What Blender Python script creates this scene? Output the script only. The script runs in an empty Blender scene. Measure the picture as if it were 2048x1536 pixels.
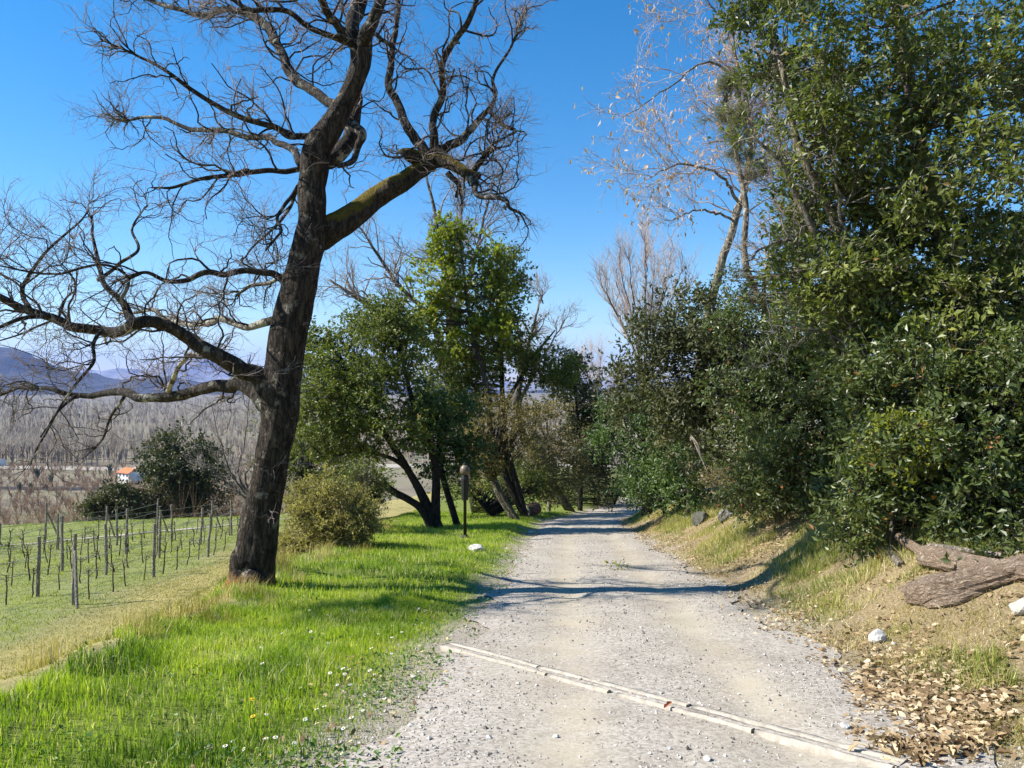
import bpy, math, random
import numpy as np
from mathutils import Vector

# ------------------------------------------------------------------ camera, sky, sun, exposure
scene = bpy.context.scene
COL = scene.collection
F = 1500.0                      # focal length in pixels of the 2048 px wide photograph
cam_data = bpy.data.cameras.new("camera")
cam_data.sensor_width = 36.0
cam_data.lens = 36.0 * F / 2048.0
cam_data.clip_start = 0.05
cam_data.clip_end = 60000.0
cam = bpy.data.objects.new("camera", cam_data)
cam.rotation_euler = (math.radians(90), 0, 0)
COL.objects.link(cam)
scene.camera = cam

SUN_EL, SUN_AZ = 41.0, -91.0    # azimuth measured from +Y (view direction) towards +X
world = bpy.data.worlds.new("World")
scene.world = world
world.use_nodes = True
wn = world.node_tree
wn.nodes.clear()
sky_n = wn.nodes.new("ShaderNodeTexSky")
sky_n.sky_type = 'NISHITA'
sky_n.sun_disc = False
sky_n.sun_elevation = math.radians(SUN_EL)
sky_n.sun_rotation = math.radians(SUN_AZ)
sky_n.altitude = 100
sky_n.air_density = 1.0
sky_n.dust_density = 0.0
sky_n.ozone_density = 1.5
hsv = wn.nodes.new("ShaderNodeHueSaturation")
hsv.inputs['Saturation'].default_value = 1.45
hsv.inputs['Hue'].default_value = 0.498
bg = wn.nodes.new("ShaderNodeBackground")
bg.inputs['Strength'].default_value = 0.092
wo = wn.nodes.new("ShaderNodeOutputWorld")
wn.links.new(sky_n.outputs[0], hsv.inputs['Color'])
wn.links.new(hsv.outputs[0], bg.inputs['Color'])
wn.links.new(bg.outputs[0], wo.inputs['Surface'])

se, sa = math.radians(SUN_EL), math.radians(SUN_AZ)
SUN_DIR = Vector((math.sin(sa) * math.cos(se), math.cos(sa) * math.cos(se), math.sin(se)))
sun_data = bpy.data.lights.new("sun", 'SUN')
sun_data.energy = 5.0
sun_data.angle = math.radians(0.53)
sun_data.color = (1.0, 0.955, 0.88)
sun = bpy.data.objects.new("sun", sun_data)
sun.rotation_euler = (-SUN_DIR).to_track_quat('-Z', 'Y').to_euler()
COL.objects.link(sun)

scene.view_settings.view_transform = 'Standard'
scene.view_settings.look = 'None'
scene.view_settings.exposure = 1.05
scene.view_settings.gamma = 1.0
scene.view_settings.use_curve_mapping = False
scene.cycles.max_bounces = 6
scene.cycles.diffuse_bounces = 3
scene.cycles.glossy_bounces = 2
scene.cycles.transmission_bounces = 4
scene.cycles.transparent_max_bounces = 6
scene.cycles.volume_bounces = 0
scene.cycles.use_denoising = True
scene.cycles.sample_clamp_indirect = 6.0

# ------------------------------------------------------------------ helpers
RNG = np.random.default_rng(7)

def sstep(a, b, x):
    t = np.clip((x - a) / (b - a), 0, 1)
    return t * t * (3 - 2 * t)

_PERM = np.random.default_rng(3).random((256, 256))
def vnoise(x, y):
    x = np.asarray(x, float); y = np.asarray(y, float)
    xi = np.floor(x).astype(int); yi = np.floor(y).astype(int)
    fx = x - xi; fy = y - yi
    fx = fx * fx * (3 - 2 * fx); fy = fy * fy * (3 - 2 * fy)
    a = _PERM[xi & 255, yi & 255]; b = _PERM[(xi + 1) & 255, yi & 255]
    c = _PERM[xi & 255, (yi + 1) & 255]; d = _PERM[(xi + 1) & 255, (yi + 1) & 255]
    return (a * (1 - fx) + b * fx) * (1 - fy) + (c * (1 - fx) + d * fx) * fy
def fbm(x, y, o=4):
    s = 0; a = .5; t = 0
    for i in range(o):
        s = s + a * vnoise(x * 2 ** i + 17.3 * i, y * 2 ** i + 9.1 * i); t += a; a *= .5
    return s / t

def unit(v):
    return v / np.maximum(np.linalg.norm(v, axis=-1, keepdims=True), 1e-9)

def mesh_obj(name, V, faces, mat, parent=None, attrs=None, smooth=False, loc=None, mesh_only=False):
    """faces: list of int arrays (n, k). attrs: {name: (domain, type, data)}"""
    V = np.asarray(V, np.float32).reshape(-1, 3)
    if loc is not None:
        V = V - np.asarray(loc, np.float32)
    if not isinstance(faces, (list, tuple)):
        faces = [faces]
    faces = [np.asarray(f, np.int32) for f in faces if len(f)]
    me = bpy.data.meshes.new(name)
    me.vertices.add(len(V)); me.vertices.foreach_set("co", V.ravel())
    loops = np.concatenate([f.ravel() for f in faces])
    tot = np.concatenate([np.full(len(f), f.shape[1], np.int32) for f in faces])
    start = np.concatenate([[0], np.cumsum(tot)[:-1]]).astype(np.int32)
    me.loops.add(len(loops)); me.loops.foreach_set("vertex_index", loops)
    me.polygons.add(len(tot)); me.polygons.foreach_set("loop_start", start)
    me.polygons.foreach_set("loop_total", tot)
    me.polygons.foreach_set("use_smooth", np.full(len(tot), bool(smooth)))
    for k, (dom, typ, data) in (attrs or {}).items():
        a = me.attributes.new(k, typ, dom)
        a.data.foreach_set("value" if typ == 'FLOAT' else "color", np.asarray(data, np.float32).ravel())
    if mat: me.materials.append(mat)
    me.update(calc_edges=True)
    if mesh_only: return me
    o = bpy.data.objects.new(name, me)
    COL.objects.link(o)
    if loc is not None and parent is None: o.location = loc
    if parent: o.parent = parent
    return o

def tag(o, label=None, cat=None, group=None, kind=None):
    if label: o["label"] = label
    if cat: o["category"] = cat
    if group: o["group"] = group
    if kind: o["kind"] = kind
    return o

def thing(name, label, cat, loc=(0, 0, 0), group=None):
    o = bpy.data.objects.new(name, None); COL.objects.link(o)
    o.location = loc; o.empty_display_size = .2
    return tag(o, label, cat, group)

def join(parts):
    """parts: list of (V, [faces])"""
    VV = []; FF = {}; n = 0
    for V, fs in parts:
        VV.append(V)
        for f in fs: FF.setdefault(f.shape[1], []).append(f + n)
        n += len(V)
    return np.concatenate(VV), [np.concatenate(v) for v in FF.values()]

def tubes(P, R, sides=5, rnoise=None, caps=False):
    """P (N,K,3), R (N,K) -> V, [quads, (caps)]"""
    P = np.asarray(P, float); R = np.asarray(R, float)
    if P.ndim == 2: P = P[None]; R = R[None]
    N, K, _ = P.shape
    T = np.empty_like(P)
    T[:, 1:-1] = P[:, 2:] - P[:, :-2]; T[:, 0] = P[:, 1] - P[:, 0]; T[:, -1] = P[:, -1] - P[:, -2]
    T = unit(T)
    mean = unit(P[:, -1] - P[:, 0])
    ref = np.where(np.abs(mean[:, 1:2]) < .8, np.array([[0, 1., 0]]), np.array([[1., 0, 0]]))
    A = unit(np.cross(T, ref[:, None, :])); B = np.cross(T, A)
    th = np.arange(sides) * 2 * math.pi / sides
    rr = R[..., None] * (np.ones(sides) if rnoise is None else rnoise)
    V = P[:, :, None, :] + rr[..., None] * (A[:, :, None, :] * np.cos(th)[None, None, :, None] + B[:, :, None, :] * np.sin(th)[None, None, :, None])
    idx = np.arange(N * K * sides).reshape(N, K, sides)
    a = idx[:, :-1]; b = np.roll(a, -1, 2); c = idx[:, 1:]; d = np.roll(c, -1, 2)
    Q = np.stack([a, b, d, c], -1).reshape(-1, 4)
    fs = [Q]
    if caps:
        fs += [idx[:, 0, ::-1].reshape(N, sides), idx[:, -1].reshape(N, sides)]
    return V.reshape(-1, 3), fs

def spikes(P, R):
    """thin three-sided tapering twigs that end in a point; P (N,K,3), R (N,K)"""
    N, K, _ = P.shape
    T = unit(P[:, -1] - P[:, 0])
    ref = np.where(np.abs(T[:, 1:2]) < .8, np.array([[0, 1., 0]]), np.array([[1., 0, 0]]))
    A = unit(np.cross(T, ref)); B = np.cross(T, A)
    th = np.arange(3) * 2 * math.pi / 3
    ring = A[:, None] * np.cos(th)[None, :, None] + B[:, None] * np.sin(th)[None, :, None]
    V = P[:, :-1, None, :] + R[:, :-1, None, None] * ring[:, None]
    V = np.concatenate([V.reshape(N, -1, 3), P[:, -1:]], 1)
    nv = (K - 1) * 3 + 1; off = (np.arange(N) * nv)[:, None]
    tri = []
    for k in range(K - 2):
        for i in range(3):
            a, b = k * 3 + i, k * 3 + (i + 1) % 3
            tri += [[a, b, b + 3], [a, b + 3, a + 3]]
    k = (K - 2) * 3
    tri += [[k + i, k + (i + 1) % 3, nv - 1] for i in range(3)]
    tri = np.array(tri)
    return V.reshape(-1, 3), [(off[:, :, None] + tri[None]).reshape(-1, 3)]

def catmull(pts, n):
    pts = np.asarray(pts, float)
    p = np.concatenate([2 * pts[:1] - pts[1:2], pts, 2 * pts[-1:] - pts[-2:-1]])
    m = len(pts) - 1
    t = np.linspace(0, m - 1e-6, n); i = t.astype(int); u = (t - i)[:, None]
    p0, p1, p2, p3 = p[i], p[i + 1], p[i + 2], p[i + 3]
    return .5 * (2 * p1 + (p2 - p0) * u + (2 * p0 - 5 * p1 + 4 * p2 - p3) * u ** 2 + (3 * p1 - p0 - 3 * p2 + p3) * u ** 3)

def W(px, py, Y):
    return np.array([(px - 1024) / F * Y, Y, (768 - py) / F * Y])

def resample(P, R, K):
    return catmull(P, K), np.interp(np.linspace(0, 1, K), np.linspace(0, 1, len(R)), R)

def spawn(P, R, n, lrange, rfrac, k, ang=(.5, 1.1), up=.15, wig=.3, tmin=.15, tmax=1., rmax=1., rmin=.002, rng=RNG, taper=.35, bias=None):
    """children of polylines P (N,K,3), R (N,K)"""
    N, K, _ = P.shape
    L = np.linalg.norm(np.diff(P, axis=1), axis=2).sum(1)
    pi = rng.choice(N, n, p=L / L.sum())
    t = tmin + (tmax - tmin) * rng.random(n)
    f = t * (K - 1); i = np.minimum(f.astype(int), K - 2); u = (f - i)
    p0 = P[pi, i] * (1 - u)[:, None] + P[pi, i + 1] * u[:, None]
    T = unit(P[pi, i + 1] - P[pi, i])
    r0 = R[pi, i] * (1 - u) + R[pi, i + 1] * u
    perp = rng.normal(size=(n, 3)); perp -= (perp * T).sum(1, keepdims=True) * T; perp = unit(perp)
    a = rng.uniform(*ang, n)[:, None]
    d = T * np.cos(a) + perp * np.sin(a) + np.array([0, 0, up])
    if bias is not None: d = d + bias
    d = unit(d)
    ln = rng.uniform(*lrange, n) * (1.15 - .5 * t)
    out = np.empty((n, k, 3)); out[:, 0] = p0
    st = (ln / (k - 1))[:, None]
    for j in range(1, k):
        out[:, j] = out[:, j - 1] + d * st
        d = unit(d + rng.normal(size=(n, 3)) * wig + np.array([0, 0, up * .35]))
    r = np.clip(r0 * rfrac, rmin, rmax)
    RR = r[:, None] * np.linspace(1, taper, k)[None]
    return out, RR

def twig_levels(P, R, levels, rng):
    """levels: list of dicts for spawn (+ sides); returns joined tube geometry and last level polylines"""
    parts = []; cp, cr = P, R
    for lv in levels:
        lv = dict(lv); sides = lv.pop('sides', 4)
        cp, cr = spawn(cp, cr, rng=rng, **lv)
        parts.append(tubes(cp, cr, sides) if sides > 3 else spikes(cp, cr))
    return parts, cp, cr

# ------------------------------------------------------------------ materials
def new_mat(name):
    m = bpy.data.materials.new(name); m.use_nodes = True
    nt = m.node_tree; nt.nodes.clear()
    out = nt.nodes.new("ShaderNodeOutputMaterial")
    return m, nt, out
def nd(nt, t, **kw):
    n = nt.nodes.new(t)
    for k, v in kw.items():
        if k in n.inputs: n.inputs[k].default_value = v
        else: setattr(n, k, v)
    return n
def ramp(nt, stops, interp='LINEAR'):
    r = nt.nodes.new("ShaderNodeValToRGB"); cr = r.color_ramp; cr.interpolation = interp
    while len(cr.elements) < len(stops): cr.elements.new(.5)
    for e, (p, c) in zip(cr.elements, stops):
        e.position = p; e.color = (*c, 1) if len(c) == 3 else c
    return r
def L(nt, a, ao, b, bi):
    nt.links.new(a.outputs[ao], b.inputs[bi])
def mixc(nt, fac, a, b, mode='MIX'):
    """fac / a / b: node-socket tuples (node, out) or constants"""
    m = nt.nodes.new("ShaderNodeMix"); m.data_type = 'RGBA'; m.blend_type = mode
    for v, i in ((fac, 0), (a, 6), (b, 7)):
        if isinstance(v, tuple) and hasattr(v[0], 'outputs'): nt.links.new(v[0].outputs[v[1]], m.inputs[i])
        else: m.inputs[i].default_value = v if i == 0 else (*v, 1)
    return (m, 2)

def leaf_mat(name, stops, rough=.4, trans=.3, spec=.5, tcol=1.5):
    m, nt, out = new_mat(name)
    at = nd(nt, "ShaderNodeAttribute", attribute_name="rnd")
    r = ramp(nt, stops); L(nt, at, 'Fac', r, 0)
    p = nd(nt, "ShaderNodeBsdfPrincipled", Roughness=rough); p.inputs['Specular IOR Level'].default_value = spec
    L(nt, r, 0, p, 'Base Color')
    tb = nd(nt, "ShaderNodeBsdfTranslucent")
    mm = mixc(nt, 1.0, (r, 0), (tcol * 1.05, tcol * 1.15, tcol * .5), 'MULTIPLY')
    nt.links.new(mm[0].outputs[2], tb.inputs['Color'])
    mx = nd(nt, "ShaderNodeMixShader"); mx.inputs[0].default_value = trans
    L(nt, p, 0, mx, 1); L(nt, tb, 0, mx, 2); L(nt, mx, 0, out, 'Surface')
    return m

def bark_mat(name, dark, light, lichen=None, lich_amt=.5, moss=None, scale=1.0, bump=.6, foot=None, axis='z'):
    m, nt, out = new_mat(name)
    tc = nd(nt, "ShaderNodeTexCoord")
    mp = nd(nt, "ShaderNodeMapping"); mp.inputs['Scale'].default_value = (5.5 * scale, 5.5 * scale, 1.5 * scale) if axis == 'z' else (1.3 * scale, 7 * scale, 9 * scale)
    L(nt, tc, 'Object', mp, 0)
    n1 = nd(nt, "ShaderNodeTexNoise", Scale=2.0, Detail=6.0, Roughness=.65); L(nt, mp, 0, n1, 'Vector')
    vo = nd(nt, "ShaderNodeTexVoronoi", Scale=2.6, feature='DISTANCE_TO_EDGE')
    dm = nd(nt, "ShaderNodeVectorMath", operation='ADD')
    L(nt, mp, 0, dm, 0); L(nt, n1, 1, dm, 1); L(nt, dm, 0, vo, 'Vector')
    r = ramp(nt, [(.3, dark), (.72, light)]); L(nt, n1, 0, r, 0)
    c0_ = .25 if axis == 'z' else .55
    crk = ramp(nt, [(.0, (c0_, c0_, c0_)), (.16, (1, 1, 1))]); L(nt, vo, 0, crk, 0)
    c = mixc(nt, 1.0, (r, 0), (crk, 0), 'MULTIPLY')
    if lichen:
        n2 = nd(nt, "ShaderNodeTexNoise", Scale=5.0 * scale, Detail=5.0, Roughness=.7); L(nt, tc, 'Object', n2, 'Vector')
        r2 = ramp(nt, [(.62 - .2 * lich_amt, (0, 0, 0)), (.72 - .2 * lich_amt, (1, 1, 1))]); L(nt, n2, 0, r2, 0)
        c = mixc(nt, (r2, 0), c, lichen)
    if moss:
        geo = nd(nt, "ShaderNodeNewGeometry"); sp = nd(nt, "ShaderNodeSeparateXYZ"); L(nt, geo, 'Normal', sp, 0)
        n3 = nd(nt, "ShaderNodeTexNoise", Scale=4.0, Detail=4.0); L(nt, tc, 'Object', n3, 'Vector')
        ad = nd(nt, "ShaderNodeMath", operation='ADD'); L(nt, sp, 2, ad, 0); L(nt, n3, 0, ad, 1)
        n3.inputs['Scale'].default_value = 9.0; n3.inputs['Detail'].default_value = 7.0; n3.inputs['Roughness'].default_value = .75
        r3 = ramp(nt, [(.62, (0, 0, 0)), (1.12, (.9, .9, .9))]); L(nt, ad, 0, r3, 0)
        c = mixc(nt, (r3, 0), c, moss)
    if foot:
        z0, z1, fc = foot
        sp2 = nd(nt, "ShaderNodeSeparateXYZ"); L(nt, tc, 'Object', sp2, 0)
        mr = nd(nt, "ShaderNodeMapRange"); mr.inputs[1].default_value = z1; mr.inputs[2].default_value = z0
        L(nt, sp2, 2, mr, 0)
        n4 = nd(nt, "ShaderNodeTexNoise", Scale=7.0, Detail=4.0); L(nt, tc, 'Object', n4, 'Vector')
        mu = nd(nt, "ShaderNodeMath", operation='MULTIPLY'); L(nt, mr, 0, mu, 0); L(nt, n4, 0, mu, 1)
        r4 = ramp(nt, [(.14, (0, 0, 0)), (.30, (1, 1, 1))]); L(nt, mu, 0, r4, 0)
        c = mixc(nt, (r4, 0), c, fc)
    p = nd(nt, "ShaderNodeBsdfPrincipled", Roughness=.9); p.inputs['Specular IOR Level'].default_value = .2
    nt.links.new(c[0].outputs[c[1]], p.inputs['Base Color'])
    hm = nd(nt, "ShaderNodeMath", operation='MULTIPLY_ADD'); L(nt, vo, 0, hm, 0); hm.inputs[1].default_value = 1.2; L(nt, n1, 0, hm, 2)
    b = nd(nt, "ShaderNodeBump", Strength=min(1, bump * 1.5), Distance=.06); L(nt, hm, 0, b, 'Height'); L(nt, b, 0, p, 'Normal')
    L(nt, p, 0, out, 'Surface')
    return m

def plain_mat(name, a, b, scale=6., rough=.85, bump=.3, spec=.3, dist=.02, detail=6.):
    m, nt, out = new_mat(name)
    tc = nd(nt, "ShaderNodeTexCoord")
    n = nd(nt, "ShaderNodeTexNoise", Scale=scale, Detail=detail, Roughness=.65); L(nt, tc, 'Object', n, 'Vector')
    r = ramp(nt, [(.3, a), (.7, b)]); L(nt, n, 0, r, 0)
    p = nd(nt, "ShaderNodeBsdfPrincipled", Roughness=rough); p.inputs['Specular IOR Level'].default_value = spec
    L(nt, r, 0, p, 'Base Color')
    bm_ = nd(nt, "ShaderNodeBump", Strength=bump, Distance=dist); L(nt, n, 0, bm_, 'Height'); L(nt, bm_, 0, p, 'Normal')
    L(nt, p, 0, out, 'Surface')
    return m

def rnd_mat(name, stops, rough=.8, spec=.3):
    m, nt, out = new_mat(name)
    at = nd(nt, "ShaderNodeAttribute", attribute_name="rnd")
    r = ramp(nt, stops); L(nt, at, 'Fac', r, 0)
    p = nd(nt, "ShaderNodeBsdfPrincipled", Roughness=rough); p.inputs['Specular IOR Level'].default_value = spec
    L(nt, r, 0, p, 'Base Color'); L(nt, p, 0, out, 'Surface')
    return m

M = {}
M['oak'] = bark_mat("oak_bark", (.014, .011, .009), (.12, .092, .068), (.30, .265, .21), .22, foot=(-2.95, -2.25, (.34, .17, .035)), bump=.7)
M['oak_limb'] = bark_mat("oak_limb_bark", (.020, .017, .015), (.11, .09, .072), (.36, .35, .29), .35)
M['oak_pale'] = bark_mat("oak_lichen_bark", (.06, .05, .04), (.20, .17, .13), (.50, .47, .38), .85)
M['oak_moss'] = bark_mat("oak_mossy_bark", (.020, .016, .012), (.10, .08, .06), None, moss=(.16, .12, .015))
M['twig'] = plain_mat("oak_twig_bark", (.11, .085, .08), (.32, .26, .235), 9., bump=0)
M['twig_grey'] = plain_mat("grey_twig_bark", (.16, .13, .12), (.36, .30, .26), 6., bump=0)
M['twig_pink'] = plain_mat("pinkish_twig_bark", (.28, .22, .195), (.48, .39, .345), 4., bump=0)
M['trunk_grey'] = bark_mat("grey_bark", (.07, .058, .045), (.20, .17, .13), (.33, .31, .25), .3)
M['trunk_pale'] = bark_mat("pale_bark", (.17, .14, .10), (.42, .36, .27), (.52, .48, .38), .4)
M['trunk_dark'] = bark_mat("dark_bark", (.022, .018, .014), (.085, .07, .055))
M['log'] = bark_mat("dead_wood", (.30, .20, .13), (.62, .48, .35), (.66, .55, .43), .1, scale=1.3, bump=.9, axis='x')
M['dead_pale'] = bark_mat("bleached_wood", (.26, .21, .16), (.52, .45, .36), scale=1.5)
M['leaf_big'] = leaf_mat("evergreen_leaf", [(0, (0.036, 0.051, 0.010)), (.45, (0.098, 0.122, 0.023)), (.8, (0.190, 0.214, 0.038)), (.93, (0.330, 0.314, 0.058)), (1., (0.208, 0.136, 0.051))], .45, .30, .45)
M['leaf_laurel'] = leaf_mat("laurel_leaf", [(0, (0.030, 0.047, 0.012)), (.5, (0.080, 0.107, 0.023)), (.85, (0.150, 0.177, 0.040)), (1., (0.333, 0.144, 0.047))], .42, .26, .5)
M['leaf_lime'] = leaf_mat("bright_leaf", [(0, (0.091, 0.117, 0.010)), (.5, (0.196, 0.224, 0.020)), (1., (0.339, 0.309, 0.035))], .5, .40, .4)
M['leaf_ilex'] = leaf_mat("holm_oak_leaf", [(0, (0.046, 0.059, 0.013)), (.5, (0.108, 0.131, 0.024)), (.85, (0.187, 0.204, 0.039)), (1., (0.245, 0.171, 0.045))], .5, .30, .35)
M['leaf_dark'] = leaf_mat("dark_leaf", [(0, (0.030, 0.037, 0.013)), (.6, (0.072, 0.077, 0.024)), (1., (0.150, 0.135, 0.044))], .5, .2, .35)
M['leaf_green'] = leaf_mat("ivy_leaf", [(0, (0.034, 0.056, 0.013)), (.6, (0.084, 0.138, 0.030)), (1., (0.169, 0.213, 0.043))], .45, .28, .45)
M['leaf_olive'] = leaf_mat("olive_leaf", [(0, (0.161, 0.142, 0.043)), (.5, (0.316, 0.276, 0.086)), (1., (0.510, 0.429, 0.164))], .55, .28, .3)
M['leaf_brown'] = leaf_mat("brownish_leaf", [(0, (0.081, 0.069, 0.030)), (.5, (0.178, 0.147, 0.057)), (1., (0.322, 0.241, 0.103))], .6, .28, .25)
M['leaf_pine'] = leaf_mat("pine_needle", [(0, (.09, .10, .045)), (.6, (.18, .18, .085)), (1., (.30, .27, .15))], .5, .3, .3)
M['leaf_dead'] = leaf_mat("dead_leaf", [(0, (.36, .22, .15)), (.5, (.55, .38, .28)), (1., (.70, .55, .45))], .7, .35, .2, tcol=1.1)
M['leaf_weed'] = leaf_mat("weed_leaf", [(0, (.05, .10, .02)), (.6, (.10, .19, .03)), (1., (.20, .28, .05))], .5, .3, .35)
M['litter'] = leaf_mat("leaf_litter", [(0, (.10, .06, .03)), (.35, (.25, .165, .085)), (.7, (.43, .31, .17)), (1., (.62, .50, .33))], .7, .15, .25, tcol=1.1)
M['grass'] = leaf_mat("grass_blade", [(0, (0.052, 0.102, 0.016)), (.3, (0.162, 0.252, 0.028)), (.6, (0.314, 0.407, 0.036)), (.88, (0.437, 0.485, 0.070)), (.95, (0.380, 0.369, 0.130)), (1., (0.627, 0.563, 0.320))], .55, .42, .25, tcol=1.25)
M['grass_vine'] = leaf_mat("vineyard_grass_blade", [(0, (.12, .16, .025)), (.4, (.22, .28, .035)), (.75, (.31, .37, .055)), (1., (.52, .48, .22))], .6, .38, .2, tcol=1.2)
M['grass_dry'] = leaf_mat("dry_grass_blade", [(0, (.16, .16, .035)), (.3, (.30, .25, .07)), (.6, (.43, .34, .13)), (.85, (.56, .44, .22)), (1., (.70, .59, .37))], .7, .3, .2, tcol=1.1)
M['grass_band'] = leaf_mat("slope_grass_blade", [(0, (.15, .17, .03)), (.4, (.26, .26, .055)), (.7, (.38, .33, .10)), (1., (.60, .50, .28))], .7, .3, .2, tcol=1.1)
M['grass_bank'] = leaf_mat("bank_grass_blade", [(0, (.12, .16, .03)), (.35, (.24, .28, .05)), (.6, (.36, .34, .10)), (.82, (.52, .44, .20)), (1., (.70, .60, .38))], .65, .34, .2, tcol=1.1)
M['pebble'] = rnd_mat("pebble", [(0, (.07, .065, .06)), (.2, (.20, .175, .15)), (.6, (.38, .345, .295)), (1., (.58, .54, .48))])
M['white_stone'] = plain_mat("white_stone", (.36, .34, .30), (.66, .63, .58), 9., bump=.7, dist=.03)
M['grey_stone'] = plain_mat("grey_stone", (.10, .095, .085), (.30, .285, .26), 7., bump=.7, dist=.04)
M['dark_stone'] = plain_mat("mossy_stone", (.045, .045, .035), (.13, .125, .095), 7., bump=.8, dist=.04)
M['limestone'] = plain_mat("limestone", (.26, .25, .20), (.50, .48, .42), 9., bump=.8, dist=.03)
M['concrete'] = plain_mat("old_concrete", (.26, .225, .175), (.47, .42, .345), 18., bump=.5)
M['lamp_black'] = plain_mat("black_lamp_paint", (.012, .012, .012), (.025, .024, .022), 30., .5, .05)
M['post'] = bark_mat("weathered_post", (.34, .29, .24), (.66, .58, .49), scale=2.)
M['vine'] = plain_mat("vine_bark", (.045, .034, .026), (.13, .10, .075), 14.)
M['wire'] = plain_mat("wire", (.16, .16, .15), (.28, .27, .26), 3., .5, 0)

# ------------------------------------------------------------------ terrain
def road_c(Y):
    return .55 + .075 * Y + np.where(Y > 29, .011 * (Y - 29) ** 2, 0)
def zr(Y):
    Y = np.asarray(Y, float)
    a = -1.4 - .14 * Y
    b = -1.4 - .14 * 42 - .06 * (Y - 42)
    return np.where(Y < 42, a, b)
def crest(Y):
    return np.where(Y < 12, -3.15 - .085 * (Y - 5), -3.745 - .03 * (Y - 12)) + .18 * np.sin(Y * .9) * sstep(4, 9, Y)
def sm_max(a, b, k):
    h = np.clip(.5 + .5 * (a - b) / k, 0, 1)
    return b * (1 - h) + a * h + k * h * (1 - h)
def ground_z(x, Y):
    x = np.asarray(x, float); Y = np.asarray(Y, float)
    Yc = np.clip(Y, -40, 120)
    d = x - road_c(np.clip(Yc, -40, 60))
    base = zr(Yc)
    dr = d - 1.5
    nr = fbm(x * .9 + 5, Y * .9, 3) - .5
    bank = (.40 + .38 * sstep(4, 10, Yc)) * sstep(.05, 2.2, dr) + .24 * np.maximum(dr - 1.5, 0) + nr * .28 * sstep(.2, 1.4, dr)
    bank = np.where(bank > 9, 9 + (bank - 9) * .25, bank)
    bank = np.minimum(bank, 22)
    dl = -1.5 - d
    sh = sstep(0.1, 1.0, dl) * (.05 + .10 * sstep(14, 26, Yc)) + (fbm(x * .7, Y * .7 + 30, 3) - .5) * .16 * sstep(.1, .8, dl)
    zroad = base + np.where(dr > 0, bank, 0) + np.where(dl > 0, sh, 0)
    zv = -3.16 - .085 * Yc + .04 * np.clip(x, -45, 10) + (fbm(x * .5 + 40, Y * .5, 3) - .5) * .16
    c = crest(Yc) - x
    wv = sstep(-.1, 3.6 - 1.0 * sstep(12, 25, Yc), c)
    # a low lip of tussocks at the crest
    lip = .10 * np.exp(-((c - .1) / .45) ** 2) * (.4 + fbm(x * 1.3, Y * 1.3, 2))
    z = zroad * (1 - wv) + zv * wv + lip
    edge = 41 + 50 * sstep(-12, 4, x)
    D = np.maximum(Y - edge, 0)
    drop = .36 * (np.sqrt(D * D + 36) - 6)
    Dl = np.maximum(-30 - x, 0); drop = drop + .3 * (np.sqrt(Dl * Dl + 64) - 8) * sstep(-200, 10, Y)
    z = z - drop
    val = -50 + (fbm(x * .004, Y * .004, 3) - .5) * 5
    return sm_max(z, val, 8.0)
def G(x, Y):
    return float(ground_z(np.array([x]), np.array([Y]))[0])
def hit(px, py, y0=2.0, y1=120.0):
    Ys = np.linspace(y0, y1, 6000)
    g = ground_z((px - 1024) / F * Ys, Ys); r = (768 - py) / F * Ys
    i = np.argmax(g >= r)
    Y = Ys[i]
    return np.array([(px - 1024) / F * Y, Y, g[i]])

def axis(lo, hi, d0, d1, step, grow):
    a = list(np.arange(d0, d1 + 1e-6, step))
    s = step; v = a[-1]
    while v < hi: s *= grow; v += s; a.append(v)
    s = step; v = a[0]; pre = []
    while v > lo: s *= grow; v -= s; pre.append(v)
    return np.array(pre[::-1] + a)
gx = axis(-14000, 14000, -6.5, 7, .16, 1.09)
gy = axis(-400, 16000, 1.8, 20, .18, 1.075)
GX, GY = np.meshgrid(gx, gy)
GZ = ground_z(GX, GY)
nx, ny = len(gx), len(gy)
idx = np.arange(nx * ny).reshape(ny, nx)
gq = np.stack([idx[:-1, :-1], idx[:-1, 1:], idx[1:, 1:], idx[1:, :-1]], -1).reshape(-1, 4)
d_ = GX - road_c(np.clip(GY, -40, 60))
c_ = crest(np.clip(GY, -40, 120)) - GX
n_a = fbm(GX * 1.1, GY * 1.1, 4)
lush = sstep(.1, .7, -1.5 - d_ + (n_a - .5) * 1.2) * (1 - sstep(-.5, .15, c_))
right = sstep(0, .5, d_ - 1.5 + (n_a - .5) * .8)
vine_g = sstep(4.6, 6.2, c_ + (n_a - .5) * 2.0)
band = np.clip(1 - lush - vine_g, 0, 1) * (c_ > -1)
vis = (GY < 150) & (GY > -60)
mask = np.zeros((ny, nx, 4), np.float32); mask[..., 3] = 1
mask[..., 0] = np.clip(lush + .75 * vine_g, 0, 1)
mask[..., 1] = np.clip(band + .35 * vine_g * (n_a > .5), 0, 1)
mask[..., 2] = right
m, nt, out = new_mat("ground_cover")
at = nd(nt, "ShaderNodeAttribute", attribute_name="mask"); sp = nd(nt, "ShaderNodeSeparateColor"); L(nt, at, 'Color', sp, 0)
tc = nd(nt, "ShaderNodeTexCoord")
n1 = nd(nt, "ShaderNodeTexNoise", Scale=3.0, Detail=8.0, Roughness=.7); L(nt, tc, 'Object', n1, 'Vector')
n2 = nd(nt, "ShaderNodeTexNoise", Scale=40., Detail=4.0, Roughness=.7); L(nt, tc, 'Object', n2, 'Vector')
n3 = nd(nt, "ShaderNodeTexNoise", Scale=.02, Detail=6.0, Roughness=.6); L(nt, tc, 'Object', n3, 'Vector')
soil = ramp(nt, [(.3, (.22, .185, .14)), (.7, (.46, .40, .32))]); L(nt, n2, 0, soil, 0)
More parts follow.
